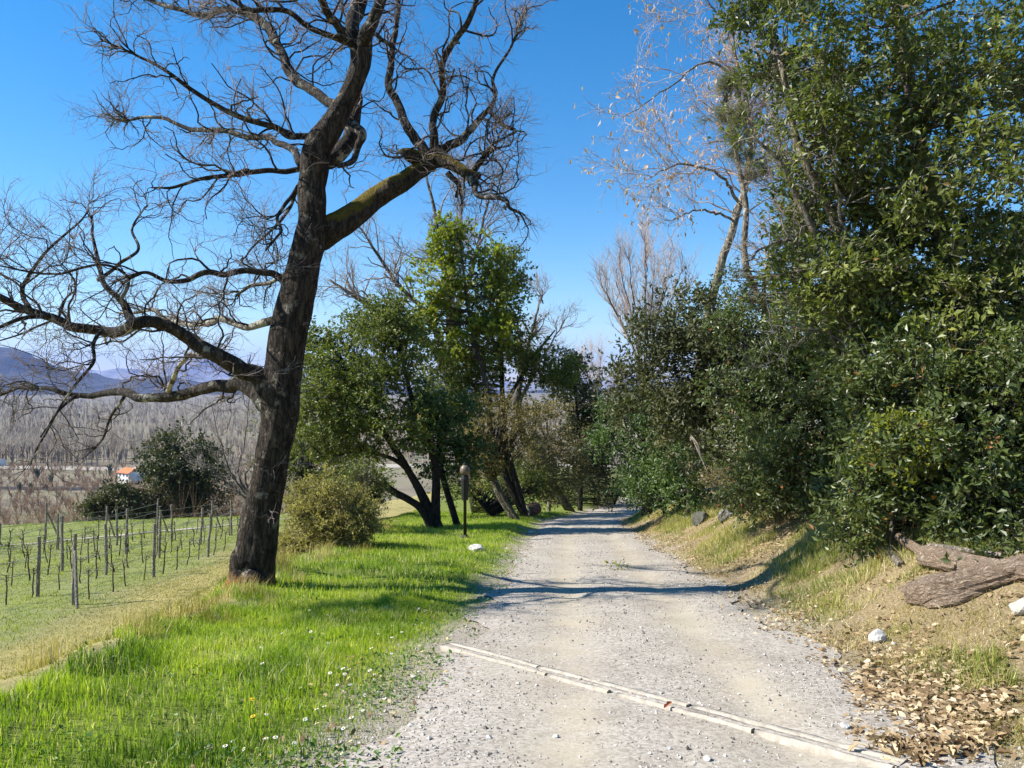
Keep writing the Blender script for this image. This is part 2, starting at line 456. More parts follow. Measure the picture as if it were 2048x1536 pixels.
grs = ramp(nt, [(.3, (.09, .12, .02)), (.7, (.22, .26, .045))]); L(nt, n1, 0, grs, 0)
dry = ramp(nt, [(.3, (.20, .17, .055)), (.7, (.40, .34, .14))]); L(nt, n1, 0, dry, 0)
lit = ramp(nt, [(.30, (.12, .09, .05)), (.5, (.24, .18, .10)), (.7, (.40, .31, .19))]); L(nt, n2, 0, lit, 0)
far = ramp(nt, [(.35, (.13, .105, .07)), (.5, (.22, .185, .125)), (.68, (.17, .175, .085))]); L(nt, n3, 0, far, 0)
c = mixc(nt, (sp, 2), (soil, 0), (lit, 0))
c = mixc(nt, (sp, 1), c, (dry, 0))
c = mixc(nt, (sp, 0), c, (grs, 0))
sx = nd(nt, "ShaderNodeSeparateXYZ"); L(nt, tc, 'Object', sx, 0)
mr = nd(nt, "ShaderNodeMapRange"); mr.inputs[1].default_value = 60; mr.inputs[2].default_value = 110; L(nt, sx, 1, mr, 0)
c = mixc(nt, (mr, 0), c, (far, 0))
p = nd(nt, "ShaderNodeBsdfPrincipled", Roughness=.95); p.inputs['Specular IOR Level'].default_value = .15
nt.links.new(c[0].outputs[2], p.inputs['Base Color'])
b = nd(nt, "ShaderNodeBump", Strength=.7, Distance=.03); L(nt, n2, 0, b, 'Height'); L(nt, b, 0, p, 'Normal'); L(nt, p, 0, out, 'Surface')
M['ground'] = m
g = mesh_obj("ground", np.stack([GX, GY, GZ], -1).reshape(-1, 3), gq, M['ground'], attrs={"mask": ('POINT', 'FLOAT_COLOR', mask)}, smooth=True)
tag(g, "grassy hillside ground falling to a wide valley", kind="structure")

# road sheet
m, nt, out = new_mat("gravel_road_surface")
tc = nd(nt, "ShaderNodeTexCoord")
at = nd(nt, "ShaderNodeAttribute", attribute_name="dust")
n1 = nd(nt, "ShaderNodeTexNoise", Scale=55., Detail=6.0, Roughness=.75); L(nt, tc, 'Object', n1, 'Vector')
n2 = nd(nt, "ShaderNodeTexNoise", Scale=1.6, Detail=5.0, Roughness=.6); L(nt, tc, 'Object', n2, 'Vector')
vo = nd(nt, "ShaderNodeTexVoronoi", Scale=48.); vo.inputs['Randomness'].default_value = 1; L(nt, tc, 'Object', vo, 'Vector')
g1 = ramp(nt, [(.28, (.21, .18, .145)), (.5, (.37, .325, .27)), (.72, (.50, .455, .39))]); L(nt, n1, 0, g1, 0)
cell = nd(nt, "ShaderNodeSeparateColor"); L(nt, vo, 'Color', cell, 0)
g2 = ramp(nt, [(.0, (.17, .15, .125)), (.5, (.37, .33, .275)), (1., (.53, .485, .42))]); L(nt, cell, 0, g2, 0)
c = mixc(nt, .55, (g1, 0), (g2, 0))
dustc = ramp(nt, [(.3, (.39, .33, .235)), (.7, (.48, .42, .315))]); L(nt, n1, 0, dustc, 0)
df = nd(nt, "ShaderNodeMath", operation='MULTIPLY'); L(nt, at, 'Fac', df, 0)
dr_ = ramp(nt, [(.35, (.25, .25, .25)), (.65, (1, 1, 1))]); L(nt, n2, 0, dr_, 0); L(nt, dr_, 0, df, 1)
c = mixc(nt, (df, 0), c, (dustc, 0))
n5 = nd(nt, "ShaderNodeTexNoise", Scale=.9, Detail=7.0, Roughness=.7); L(nt, tc, 'Object', n5, 'Vector')
r5_ = ramp(nt, [(.36, (.84, .82, .80)), (.55, (1, 1, 1))]); L(nt, n5, 0, r5_, 0)
c = mixc(nt, 1.0, c, (r5_, 0), 'MULTIPLY')
p = nd(nt, "ShaderNodeBsdfPrincipled", Roughness=.95); p.inputs['Specular IOR Level'].default_value = .15
nt.links.new(c[0].outputs[2], p.inputs['Base Color'])
ha = nd(nt, "ShaderNodeMath", operation='MULTIPLY_ADD'); L(nt, vo, 0, ha, 0); ha.inputs[1].default_value = -.5; L(nt, n1, 0, ha, 2)
b = nd(nt, "ShaderNodeBump", Strength=.22, Distance=.007); L(nt, ha, 0, b, 'Height'); L(nt, b, 0, p, 'Normal'); L(nt, p, 0, out, 'Surface')
M['road'] = m
ry = axis(-25, 62, 1.5, 14, .06, 1.02)
ru = np.linspace(-1, 1, 61)
RU, RY = np.meshgrid(ru, ry)
def road_edges(Y):
    return (1.5 + (fbm(Y * 1.1, Y * 0 + 3, 4) - .5) * .6 + .22 * (1 - sstep(3., 6., Y)), 1.55 + (fbm(Y * .9, Y * 0 + 23, 4) - .5) * .9)
def road_z(x, Y):
    """height of the gravel surface, -99 off the track"""
    x = np.asarray(x, float); Y = np.asarray(Y, float)
    d = x - road_c(Y); el, er = road_edges(Y)
    u = np.where(d < 0, d / el, d / er)
    trk = np.exp(-((np.abs(d - .05) - .62) / .26) ** 2)
    a = np.minimum(np.abs(u), 1)
    z = zr(Y) + .016 * (1 - a ** 6) + ((fbm(x * 2.2, Y * 2.2, 4) - .5) * .032 + (fbm(x * .8 + 4, Y * .8, 3) - .5) * .03) * (1 - a ** 4) - .018 * trk + .016
    return np.where(np.abs(u) > 1, -99., z)
def top_z(x, Y):
    return np.maximum(ground_z(x, Y), road_z(x, Y))
edge_l, edge_r = road_edges(ry)
RD = np.where(RU < 0, RU * edge_l[:, None], RU * edge_r[:, None])
RX = road_c(RY) + RD
tracks = np.exp(-((np.abs(RD - .05) - .62) / .26) ** 2)
RZ = road_z(road_c(RY) + RD * .9999, RY)
dust = np.clip(tracks * .9 + .25 * sstep(.5, .7, fbm(RX * 1.2 + 9, RY * .5, 3)), 0, 1)
i2 = np.arange(RX.size).reshape(RX.shape)
rq = np.stack([i2[:-1, :-1], i2[:-1, 1:], i2[1:, 1:], i2[1:, :-1]], -1).reshape(-1, 4)
road = mesh_obj("gravel_road", np.stack([RX, RY, RZ], -1).reshape(-1, 3), rq, M['road'], attrs={"dust": ('POINT', 'FLOAT', dust)}, smooth=True)
tag(road, "pale gravel track running downhill between the verges", kind="structure")

# farm track behind the vineyard
tx = np.linspace(-36, -11, 60)
ty = 30.6 + .82 * (tx + 20) + .4 * np.sin(tx * .5)
TV = []
for s in (-.55, -.2, .2, .55):
    X = tx + s * .6; Yt = ty + s * 1.1 + (vnoise(tx * 1.7, tx * 0 + s * 9) - .5) * .3
    TV.append(np.stack([X, Yt, ground_z(X, Yt) + .03], -1))
TV = np.stack(TV, 1); ii = np.arange(240).reshape(60, 4)
tq = np.stack([ii[:-1, :-1], ii[1:, :-1], ii[1:, 1:], ii[:-1, 1:]], -1).reshape(-1, 4)
tag(mesh_obj("farm_path", TV.reshape(-1, 3), tq, M['concrete'], smooth=True), "pale farm path along the far end of the vineyard", kind="structure")

# ------------------------------------------------------------------ mountains and valley
def mountain(name, label, Yd, depth, ridge, seed, mat, rough):
    px = np.linspace(-900, 3000, 420)
    top = np.interp(px, [r[0] for r in ridge], [r[1] for r in ridge])
    rows = 46; V = []
    az = (px - 1024) / F
    for j in range(rows):
        v = j / (rows - 1)                 # 0 = foot, peak at .6, back side
        Y = Yd - depth * .6 + depth * v
        prof = np.interp(v, [0, .25, .6, 1], [0, .32, 1, .2])
        H = (768 - top) / F * Yd + 60
        n = fbm(az * 26 + seed, np.full_like(az, v * 7 + seed), 5) - .5
        rid = 1 - np.abs(2 * fbm(az * 14 + seed * 3, np.full_like(az, v * 2.2), 4) - 1)
        z = -58 + H * prof * (1 + (rid - .75) * .45 * (1 - abs(prof - .75))) + n * rough * (.25 + prof)
        V.append(np.stack([az * Yd * (1 + .25 * (v - .6) * 0), np.full_like(az, Y), z], -1))
    V = np.stack(V); ii = np.arange(V.shape[0] * V.shape[1]).reshape(V.shape[:2])
    q = np.stack([ii[:-1, :-1], ii[:-1, 1:], ii[1:, 1:], ii[1:, :-1]], -1).reshape(-1, 4)
    return tag(mesh_obj(name, V.reshape(-1, 3), q, mat, smooth=True), label, kind="structure")
M['hill'] = plain_mat("wooded_hillside", (.016, .020, .018), (.055, .052, .042), .012, .95, 0, detail=10.)
M['peak'] = plain_mat("rocky_mountain", (.10, .095, .085), (.36, .33, .30), .004, .95, 0, detail=12.)
mountain("mountain_range", "rocky pale blue mountains beyond the wooded hills", 9500, 3500,
         [(-900, 690), (0, 730), (300, 742), (360, 722), (410, 712), (450, 722), (520, 745), (620, 748), (800, 760), (1040, 768), (1400, 752), (3000, 730)], 3.1, M['peak'], 160)
mountain("hills", "dark blue wooded hills across the valley", 4200, 1500,
         [(-900, 600), (-200, 655), (0, 694), (60, 716), (130, 742), (215, 757), (300, 760), (420, 764), (600, 768), (900, 778), (1040, 792), (1500, 770), (3000, 740)], 8.7, M['hill'], 60)

# bare woods of the valley floor (uncountable)
M['wood_grey'] = rnd_mat("bare_poplar_bark", [(0, (.17, .135, .10)), (.5, (.33, .27, .20)), (1., (.52, .46, .36))], .95, .1)
M['wood_brown'] = rnd_mat("bare_scrub_bark", [(0, (.13, .075, .045)), (.5, (.26, .165, .095)), (1., (.40, .27, .15))], .95, .1)
M['wood_green'] = rnd_mat("far_evergreen", [(0, (.03, .04, .018)), (1., (.11, .12, .05))], .95, .1)
def far_wood(name, label, n, yr, pxr, hr, mat, spread, stems, wid, seed, clumpy=.5, parent=None):
    rng = np.random.default_rng(seed)
    Y = np.exp(rng.uniform(np.log(yr[0]), np.log(yr[1]), n)); px = rng.uniform(*pxr, n)
    x = (px - 1024) / F * Y
    keep = fbm(x * .012 + seed, Y * .012, 3) > clumpy * rng.uniform(.7, 1.25, n)
    x, Y = x[keep], Y[keep]; n = len(x)
    h = rng.uniform(*hr, n) * (.7 + .6 * fbm(x * .01, Y * .01, 2)); z = ground_z(x, Y)
    P = []; R = []
    for s in range(stems):
        a = rng.uniform(0, 2 * math.pi, n); u = rng.uniform(0, .55, n) if s else np.zeros(n)
        e = rng.uniform(.75, 1.0, n) if s else np.ones(n)
        rad = spread * h * rng.uniform(.15, 1, n) if s else h * 0
        p0 = np.stack([x, Y, z + h * u], -1)
        p1 = p0 + np.stack([np.cos(a) * rad * .6, np.sin(a) * rad * .6, h * (e - u) * .45], -1)
        p2 = p0 + np.stack([np.cos(a) * rad, np.sin(a) * rad, h * (e - u)], -1)
        P.append(np.stack([p0, p2], 1)); R.append(np.outer(wid * np.clip(Y / 260, .22, 1.3) * (1.6 if s == 0 else 1), [1, .25]))
    P = np.concatenate(P); R = np.concatenate(R)
    V, fs = spikes(P, R)
    tr = np.tile(rng.random(n) * .6, stems) + rng.random(n * stems) * .4
    o = mesh_obj(name, V, fs, mat, attrs={"rnd": ('FACE', 'FLOAT', np.repeat(tr, 3))})
    return tag(o, label, kind="stuff")
far_wood("bare_poplar_wood", "grey bare poplar wood filling the valley floor", 7200, (455, 2100), (-400, 1250), (11, 18), M['wood_grey'], .24, 12, .21, 11, .33)
far_wood("brown_scrub", "brown leafless scrub below the vineyard", 5200, (56, 440), (-350, 760), (3., 7.5), M['wood_brown'], .6, 14, .08, 12, .36)
far_wood("evergreen_thicket", "dark evergreen thickets scattered in the valley", 420, (330, 1700), (-300, 1200), (5, 9), M['wood_green'], .35, 16, .45, 15, .58)

def box(lo, hi):
    lo = np.array(lo, float); hi = np.array(hi, float)
    V = np.array([[x, y, z] for x in (lo[0], hi[0]) for y in (lo[1], hi[1]) for z in (lo[2], hi[2])])
    Q = np.array([[0, 1, 3, 2], [4, 6, 7, 5], [0, 4, 5, 1], [2, 3, 7, 6], [0, 2, 6, 4], [1, 5, 7, 3]])
    return V, [Q]
def rotz(V, a):
    c, s = math.cos(a), math.sin(a)
    return np.stack([V[:, 0] * c - V[:, 1] * s, V[:, 0] * s + V[:, 1] * c, V[:, 2]], -1)
M['render_white'] = plain_mat("white_render", (.70, .69, .66), (.82, .81, .79), .5, .9, 0)
M['roof'] = plain_mat("terracotta_roof", (.42, .13, .05), (.60, .22, .09), 1.5, .9, .3)
M['pane'] = plain_mat("dark_window", (.02, .02, .025), (.04, .04, .05), 2., .15, 0, .5)
def house(label, px, Y, w, dep, hgt, ang, wins=True):
    x = (px - 1024) / F * Y; z = G(x, Y)
    o = thing("farmhouse", label, "house", (x, Y, z)); o.rotation_euler[2] = ang
    V = np.array([[-w/2, -dep/2, -1], [w/2, -dep/2, -1], [w/2, dep/2, -1], [-w/2, dep/2, -1], [-w/2, -dep/2, hgt], [w/2, -dep/2, hgt], [w/2, dep/2, hgt], [-w/2, dep/2, hgt], [-w/2, 0, hgt + 1.7], [w/2, 0, hgt + 1.7]], float)
    mesh_obj("wall", V, [np.array([[0, 1, 5, 4], [2, 3, 7, 6]]), np.array([[1, 2, 6, 9, 5], [3, 0, 4, 8, 7]])], M['render_white'], o)
    rp = []
    for s in (-1, 1):
        a = np.array([[-w/2 - .5, s * (dep/2 + .6), hgt - .32], [w/2 + .5, s * (dep/2 + .6), hgt - .32], [w/2 + .5, 0, hgt + 1.83], [-w/2 - .5, 0, hgt + 1.83]])
        rp.append((np.concatenate([a, a + [0, 0, .25]]), [np.array([[0, 1, 2, 3], [4, 5, 6, 7], [0, 1, 5, 4], [1, 2, 6, 5], [2, 3, 7, 6], [3, 0, 4, 7]])]))
    V, fs = join(rp); rf = mesh_obj("roof", V, fs, M['roof'], o)
    V, fs = box((w * .2, dep * .1, hgt + .6), (w * .2 + .8, dep * .1 + .8, hgt + 2.8)); mesh_obj("chimney", V, fs, M['render_white'], rf)
    if wins:
        for wx, wz in ((-w * .28, hgt - 2.0), (w * .05, hgt - 2.0), (w * .33, hgt - 2.0), (-w * .28, .9), (w * .33, .9)):
            V, fs = box((wx - .55, -dep/2 - .06, wz), (wx + .55, -dep/2 - .012, wz + 1.3)); mesh_obj("window", V, fs, M['pane'], o)
        V, fs = box((-w/2 - .06, -.6, hgt - 2.), (-w/2 - .012, .6, hgt - .7)); mesh_obj("window", V, fs, M['pane'], o)
    return o
house("small white farmhouse with terracotta roof in the valley", 262, 384, 10.5, 8.0, 5.4, -.6)
house("farmhouse with reddish roof at the far edge of the valley fields", -10, 455, 13, 8, 4.2, -.7)
# valley road and low wall
vx = np.linspace(-700, 60, 80)
for nm, lab, Yb, wd, zz in (("valley_road", "pale road crossing the valley floor", 452, 7.0, .25),):
    Yv = Yb + vx * .03 + 4 * np.sin(vx * .01)
    V = np.concatenate([np.stack([vx, Yv - wd, ground_z(vx, Yv - wd) + zz], -1), np.stack([vx, Yv + wd, ground_z(vx, Yv + wd) + zz + .5], -1)])
    q = np.stack([np.arange(79), np.arange(1, 80), np.arange(81, 160), np.arange(80, 159)], -1)
    tag(mesh_obj(nm, V, q, M['concrete'], smooth=True), lab, kind="structure")
x0 = np.linspace(-262, -180, 12); Yw = np.full(12, 352.)
zw = ground_z(x0, Yw)
V = np.concatenate([np.stack([x0, Yw, zw - .5], -1), np.stack([x0, Yw, zw + 1.6], -1), np.stack([x0, Yw + .4, zw + 1.6], -1), np.stack([x0, Yw + .4, zw - .5], -1)])
a = np.arange(11); q = np.concatenate([np.stack([a + 12 * i, a + 1 + 12 * i, a + 1 + 12 * ((i + 1) % 4), a + 12 * ((i + 1) % 4)], -1) for i in range(4)])
tag(mesh_obj("boundary_wall", V, q, M['concrete']), "long low grey wall in the valley before the white farmhouse", "wall")

# ------------------------------------------------------------------ oak
OY = 10.0
oak = thing("oak_tree", "large bare oak leaning beside the track with a mossy limb", "tree", (0, 0, 0))
def limb(pts, y0, y1, n=None, sides=12, rn=.10, name="limb", mat='oak_limb', jit=1.0, seed=0, parent=oak):
    """pts: (px, py, width px); depth runs y0 -> y1 along the limb"""
    rng = np.random.default_rng(seed + len(pts))
    m = len(pts); t = np.linspace(0, 1, m)
    P = []; R = []
    for (px, py, w), tt in zip(pts, t):
        Y = OY + y0 + (y1 - y0) * tt + (rng.normal() * .12 * (jit > .5) if 0 < tt < 1 else 0)
        P.append(W(px, py, Y)); R.append(w * .5 / F * Y)
    n = n or m * 6
    P2 = catmull(P, n); R2 = np.maximum(np.interp(np.linspace(0, 1, n), t, R), .004)
    ln = np.linalg.norm(np.diff(P2, axis=0), axis=1).sum()
    th = np.linspace(0, 1, sides, endpoint=False)
    s = np.linspace(0, ln, n)
    rnz = 1 + rn * 2 * (fbm(s[:, None] * 2.2 + seed * 7, np.cos(th * 6.283)[None] * 1.3 + seed, 3) + fbm(s[:, None] * 2.2 + 31, np.sin(th * 6.283)[None] * 1.3 + seed, 3) - 1)
    if name == 'trunk':      # furrowed old bark
        rnz = rnz + .34 * (fbm(np.cos(th * 6.283)[None] * 4.5 + s[:, None] * .8, np.sin(th * 6.283)[None] * 4.5 + s[:, None] * .5, 3) - .5) * .45
    P2 = P2 + (np.stack([fbm(s * 1.9 + seed, s * 0 + 5, 3), fbm(s * 1.9 + seed, s * 0 + 15, 3), fbm(s * 1.9 + seed, s * 0 + 25, 3)], -1) - .5) * np.clip(R2 * 1.6, .05, .09)[:, None] * 1.5 * jit * np.minimum(1, s / .2)[:, None]
    V, fs = tubes(P2[None], R2[None], sides, rnz[None], caps=True)
    o = mesh_obj(name, V, fs, M[mat], parent, smooth=True)
    return P2, R2, o
# trunk (with flare and furrows)
tr = [(494, 1214, 122), (498, 1190, 104), (505, 1150, 88), (515, 1080, 76), (526, 1010, 70), (541, 930, 64), (554, 845, 68), (562, 780, 76), (572, 700, 72), (588, 610, 68), (604, 545, 64), (620, 480, 66), (624, 430, 54), (621, 370, 52), (632, 312, 60), (656, 268, 52), (690, 205, 38), (712, 150, 38), (724, 100, 42)]
P, R, _ = limb(tr, 0, .3, n=170, sides=48, rn=.09, name="trunk", mat='oak', seed=2, jit=.49)
for q, (ra, rb_, rc) in enumerate([((494, 1110, 58), (476, 1172, 50), (446, 1214, 20)), ((520, 1160, 50), (538, 1186, 34), (562, 1206, 10)), ((500, 1160, 52), (502, 1196, 40), (505, 1226, 12))]):
    limb([ra, rb_, rc], -.05 - .1 * (q == 2), -.1 - .35 * (q == 2), n=16, sides=14, rn=.12, name="root", mat='oak', seed=60 + q)
LIMBS = []
def lm(pts, y0, y1, **k):
    p, r, o = limb(pts, y0, y1, seed=len(LIMBS) + 3, **k); LIMBS.append((p, r)); return o
ft = .5
lm([(724, 105, 36), (706, 60, 30), (716, 0, 32), (730, -80, 26), (700, -190, 20), (720, -320, 12)], ft + .2, 1.2)
lm([(726, 105, 34), (738, 55, 26), (762, -5, 22), (800, -90, 18), (810, -200, 14), (850, -330, 9)], ft + .2, -.3)
lm([(700, 85, 16), (670, 45, 16), (640, -5, 15), (600, -60, 12), (540, -130, 9)], ft, -1.0)
lm([(640, 330, 34), (675, 300, 33), (702, 255, 29), (716, 205, 20), (712, 170, 12)], ft + .35, ft + .4)
lm([(705, 250, 22), (724, 270, 17), (714, 300, 13), (700, 325, 12), (676, 333, 9)], ft + .2, ft - .4)
moss = [(622, 480, 50), (660, 460, 50), (705, 430, 46), (750, 398, 41), (800, 370, 38), (845, 336, 33), (878, 312, 26)]
lm(moss, .45, .95, mat='oak_moss', sides=24, n=60, rn=.14)
lm([(868, 330, 30), (842, 322, 34), (818, 312, 27), (808, 306, 17), (800, 303, 7)], .9, .8, mat='oak_moss', sides=16)
lm([(858, 318, 24), (838, 285, 20), (812, 255, 19), (790, 205, 17), (781, 150, 14), (785, 85, 12), (795, 10, 10), (800, -70, 8)], .9, 2.0)
lm([(872, 312, 22), (868, 275, 17), (862, 240, 15), (880, 185, 14), (888, 140, 14), (903, 92, 13), (934, 48, 11), (950, 0, 10), (978, -80, 7)], .95, -.1)
lm([(872, 305, 22), (900, 286, 18), (940, 264, 15), (975, 226, 11), (990, 190, 8), (985, 152, 6), (1022, 88, 5), (1055, 8, 3)], .95, .6)
lm([(978, 222, 9), (1002, 248, 9), (1033, 262, 8), (1018, 272, 5), (988, 288, 4), (966, 304, 3)], .85, .4)
lm([(875, 315, 30), (905, 333, 26), (930, 348, 22), (956, 351, 15)], .95, .5, mat='oak_moss')
lm([(944, 350, 13), (958, 325, 12), (972, 306, 11), (986, 294, 10)], .6, .4)
lm([(930, 346, 18), (948, 365, 13), (962, 392, 9), (1008, 398, 9), (1020, 415, 7), (1036, 428, 5)], .6, -.3)
lm([(895, 345, 12), (918, 370, 10), (912, 395, 6)], .8, .9)
# left limbs
lm([(548, 800, 46), (520, 765, 38), (480, 738, 34), (425, 702, 30), (375, 668, 25), (325, 650, 24), (275, 655, 24), (215, 662, 21), (150, 652, 19), (105, 632, 18), (60, 620, 17), (0, 588, 14), (-70, 545, 10), (-150, 530, 6)], .1, -1.6, n=110, sides=16)
lm([(556, 640, 18), (500, 650, 14), (440, 642, 13), (395, 648, 12), (345, 640, 10), (300, 620, 7), (240, 628, 5)], .3, 3.6, mat='oak_pale')
lm([(548, 815, 44), (520, 788, 34), (485, 772, 28), (445, 772, 25), (390, 780, 23), (330, 792, 20), (268, 790, 17), (200, 784, 13), (150, 792, 11), (95, 780, 9), (45, 774, 7), (-10, 792, 5)], .1, 2.6, mat='oak_limb', n=90, sides=14)
lm([(330, 790, 12), (350, 762, 10), (372, 716, 9), (388, 708, 6), (425, 712, 5)], 1.25, .7, mat='oak_pale')
lm([(576, 568, 17), (545, 548, 14), (500, 540, 13), (455, 549, 12), (412, 543, 11), (372, 558, 10), (335, 560, 9), (292, 542, 7), (248, 558, 5)], .35, -1.2)
lm([(580, 540, 9), (545, 565, 8), (500, 570, 7), (470, 590, 5)], .3, 1.0, mat='oak_pale')
lm([(602, 330, 15), (578, 292, 13), (530, 276, 12), (460, 264, 11), (385, 260, 9), (320, 234, 7), (255, 241, 5), (215, 236, 3)], .3, 3.4)
lm([(655, 266, 16), (600, 271, 13), (555, 260, 12), (485, 232, 11), (400, 190, 9), (342, 152, 7), (275, 112, 5), (200, 76, 3)], .5, -1.4)
lm([(600, 338, 12), (545, 344, 11), (482, 345, 10), (420, 352, 8), (352, 376, 6), (300, 378, 3)], .45, -.6)
lm([(690, 212, 20), (640, 190, 19), (595, 165, 20), (560, 105, 18), (522, 45, 17), (462, 20, 13), (402, 34, 11), (345, 14, 9), (285, -5, 7), (230, -40, 4)], .3, 4.2)
lm([(596, 372, 9), (575, 405, 8), (555, 440, 6), (560, 465, 5), (530, 500, 4)], .45, -.2)
lm([(600, 365, 7), (570, 430, 6), (510, 490, 4), (480, 520, 3)], .45, 1.2)
lm([(715, 95, 13), (660, 70, 12), (612, 50, 11), (570, 22, 10), (500, 22, 9), (440, -20, 6)], .6, -.8)
lm([(272, 650, 20), (252, 622, 17), (238, 600, 13), (205, 568, 10), (196, 520, 8), (188, 470, 6), (182, 430, 3)], -1.1, -.5)
lm([(240, 600, 8), (255, 560, 6), (205, 530, 5), (130, 548, 5), (60, 545, 4), (-20, 530, 3)], -.9, -2.0)
lm([(196, 560, 8), (240, 530, 7), (275, 500, 6), (262, 460, 5), (290, 415, 3)], -.8, .2)
lm([(205, 660, 8), (185, 690, 7), (182, 730, 6), (150, 770, 5), (120, 815, 4), (75, 880, 3)], -1.3, -1.9)
lm([(100, 632, 9), (40, 640, 8), (-20, 660, 7), (-100, 650, 5)], -1.5, -2.4)
lm([(150, 792, 7), (110, 830, 5), (85, 880, 4), (60, 930, 2)], 1.85, 1.2)
lm([(250, 790, 7), (215, 850, 5), (190, 900, 3)], 1.5, 2.2)
lm([(60, 620, 10), (40, 570, 8), (90, 510, 6), (160, 445, 4), (180, 405, 2)], -1.5, -1.0)
lm([(735, 60, 9), (760, 75, 9), (786, 95, 8)], ft, 1.6)
K = 14
LP = []; LR = []
for p, r in LIMBS:
    a, b = resample(p, r, K); LP.append(a); LR.append(b)
LP = np.array(LP); LR = np.array(LR)
thin = np.array([r.mean() < .10 for r in LR])
rng = np.random.default_rng(21)
p1, r1 = spawn(LP[thin], LR[thin], 340, (.5, 1.4), .5, 11, (.5, 1.25), .12, .36, .12, 1, .017, .006, rng)
p2, r2 = spawn(np.concatenate([p1]), np.concatenate([r1]), 2100, (.3, .9), .55, 8, (.45, 1.15), .08, .38, .1, 1, .010, .0045, rng)
p3, r3 = spawn(np.concatenate([p2]), np.concatenate([r2]), 9500, (.12, .42), .6, 4, (.45, 1.1), .06, .38, .05, 1, .0042, .0022, rng)
# end sprays continue each limb tip, small water shoots on the trunk
tipP = LP[:, -4:, :]; tipR = LR[:, -4:]
p4, r4 = spawn(tipP, tipR, 260, (.4, 1.1), .7, 9, (.12, .8), .08, .34, .3, 1, .012, .004, rng)
p5, r5 = spawn(p4, r4, 2400, (.15, .55), .6, 4, (.4, 1.0), .05, .36, .05, 1, .005, .0028, rng)
a, b = resample(P[30:100], R[30:100], K)
ps, rs = spawn(a[None], b[None], 26, (.4, 1.1), .06, 8, (.8, 1.4), .1, .4, .0, 1, .008, .004, rng)
ps2, rs2 = spawn(ps, rs, 170, (.15, .5), .6, 5, (.4, 1.0), .05, .4, .1, 1, .004, .0025, rng)
V, fs = join([tubes(p1, r1, 5), tubes(p4, r4, 4)])
tag(mesh_obj("branches", V, fs, M['oak_limb'], oak, smooth=True), kind="stuff")
V, fs = join([spikes(p2, r2), spikes(p3, r3), spikes(p5, r5), tubes(ps, rs, 3), spikes(ps2, rs2)])
tag(mesh_obj("twigs", V, fs, M['twig'], oak, smooth=True), kind="stuff")

# ------------------------------------------------------------------ leafy trees and shrubs
def leaf_geo(P, out_dir, size, aspect, rng, up=.5, droop=0., fold=.25):
    n = len(P)
    a = unit(rng.normal(size=(n, 3)) * .75 + out_dir + np.array([0, 0, -droop]))
    nn = rng.normal(size=(n, 3)) * .6 + np.array([-.5, -.3, up]) + out_dir * .35
    nn -= (nn * a).sum(1, keepdims=True) * a; nn = unit(nn)
    b = np.cross(nn, a)
    s = (size * rng.uniform(.45, 1.35, n))[:, None]
    w = s * aspect * rng.uniform(.8, 1.2, (n, 1))
    m = P + a * s * .45
    V = np.stack([P, m + b * w * .5 + nn * w * fold, P + a * s, m - b * w * .5 + nn * w * fold], 1)
    i = np.arange(n)[:, None] * 4
    Fc = np.concatenate([i + np.array([[0, 1, 2]]), i + np.array([[0, 2, 3]])], 1).reshape(-1, 3)
    return V.reshape(-1, 3), Fc

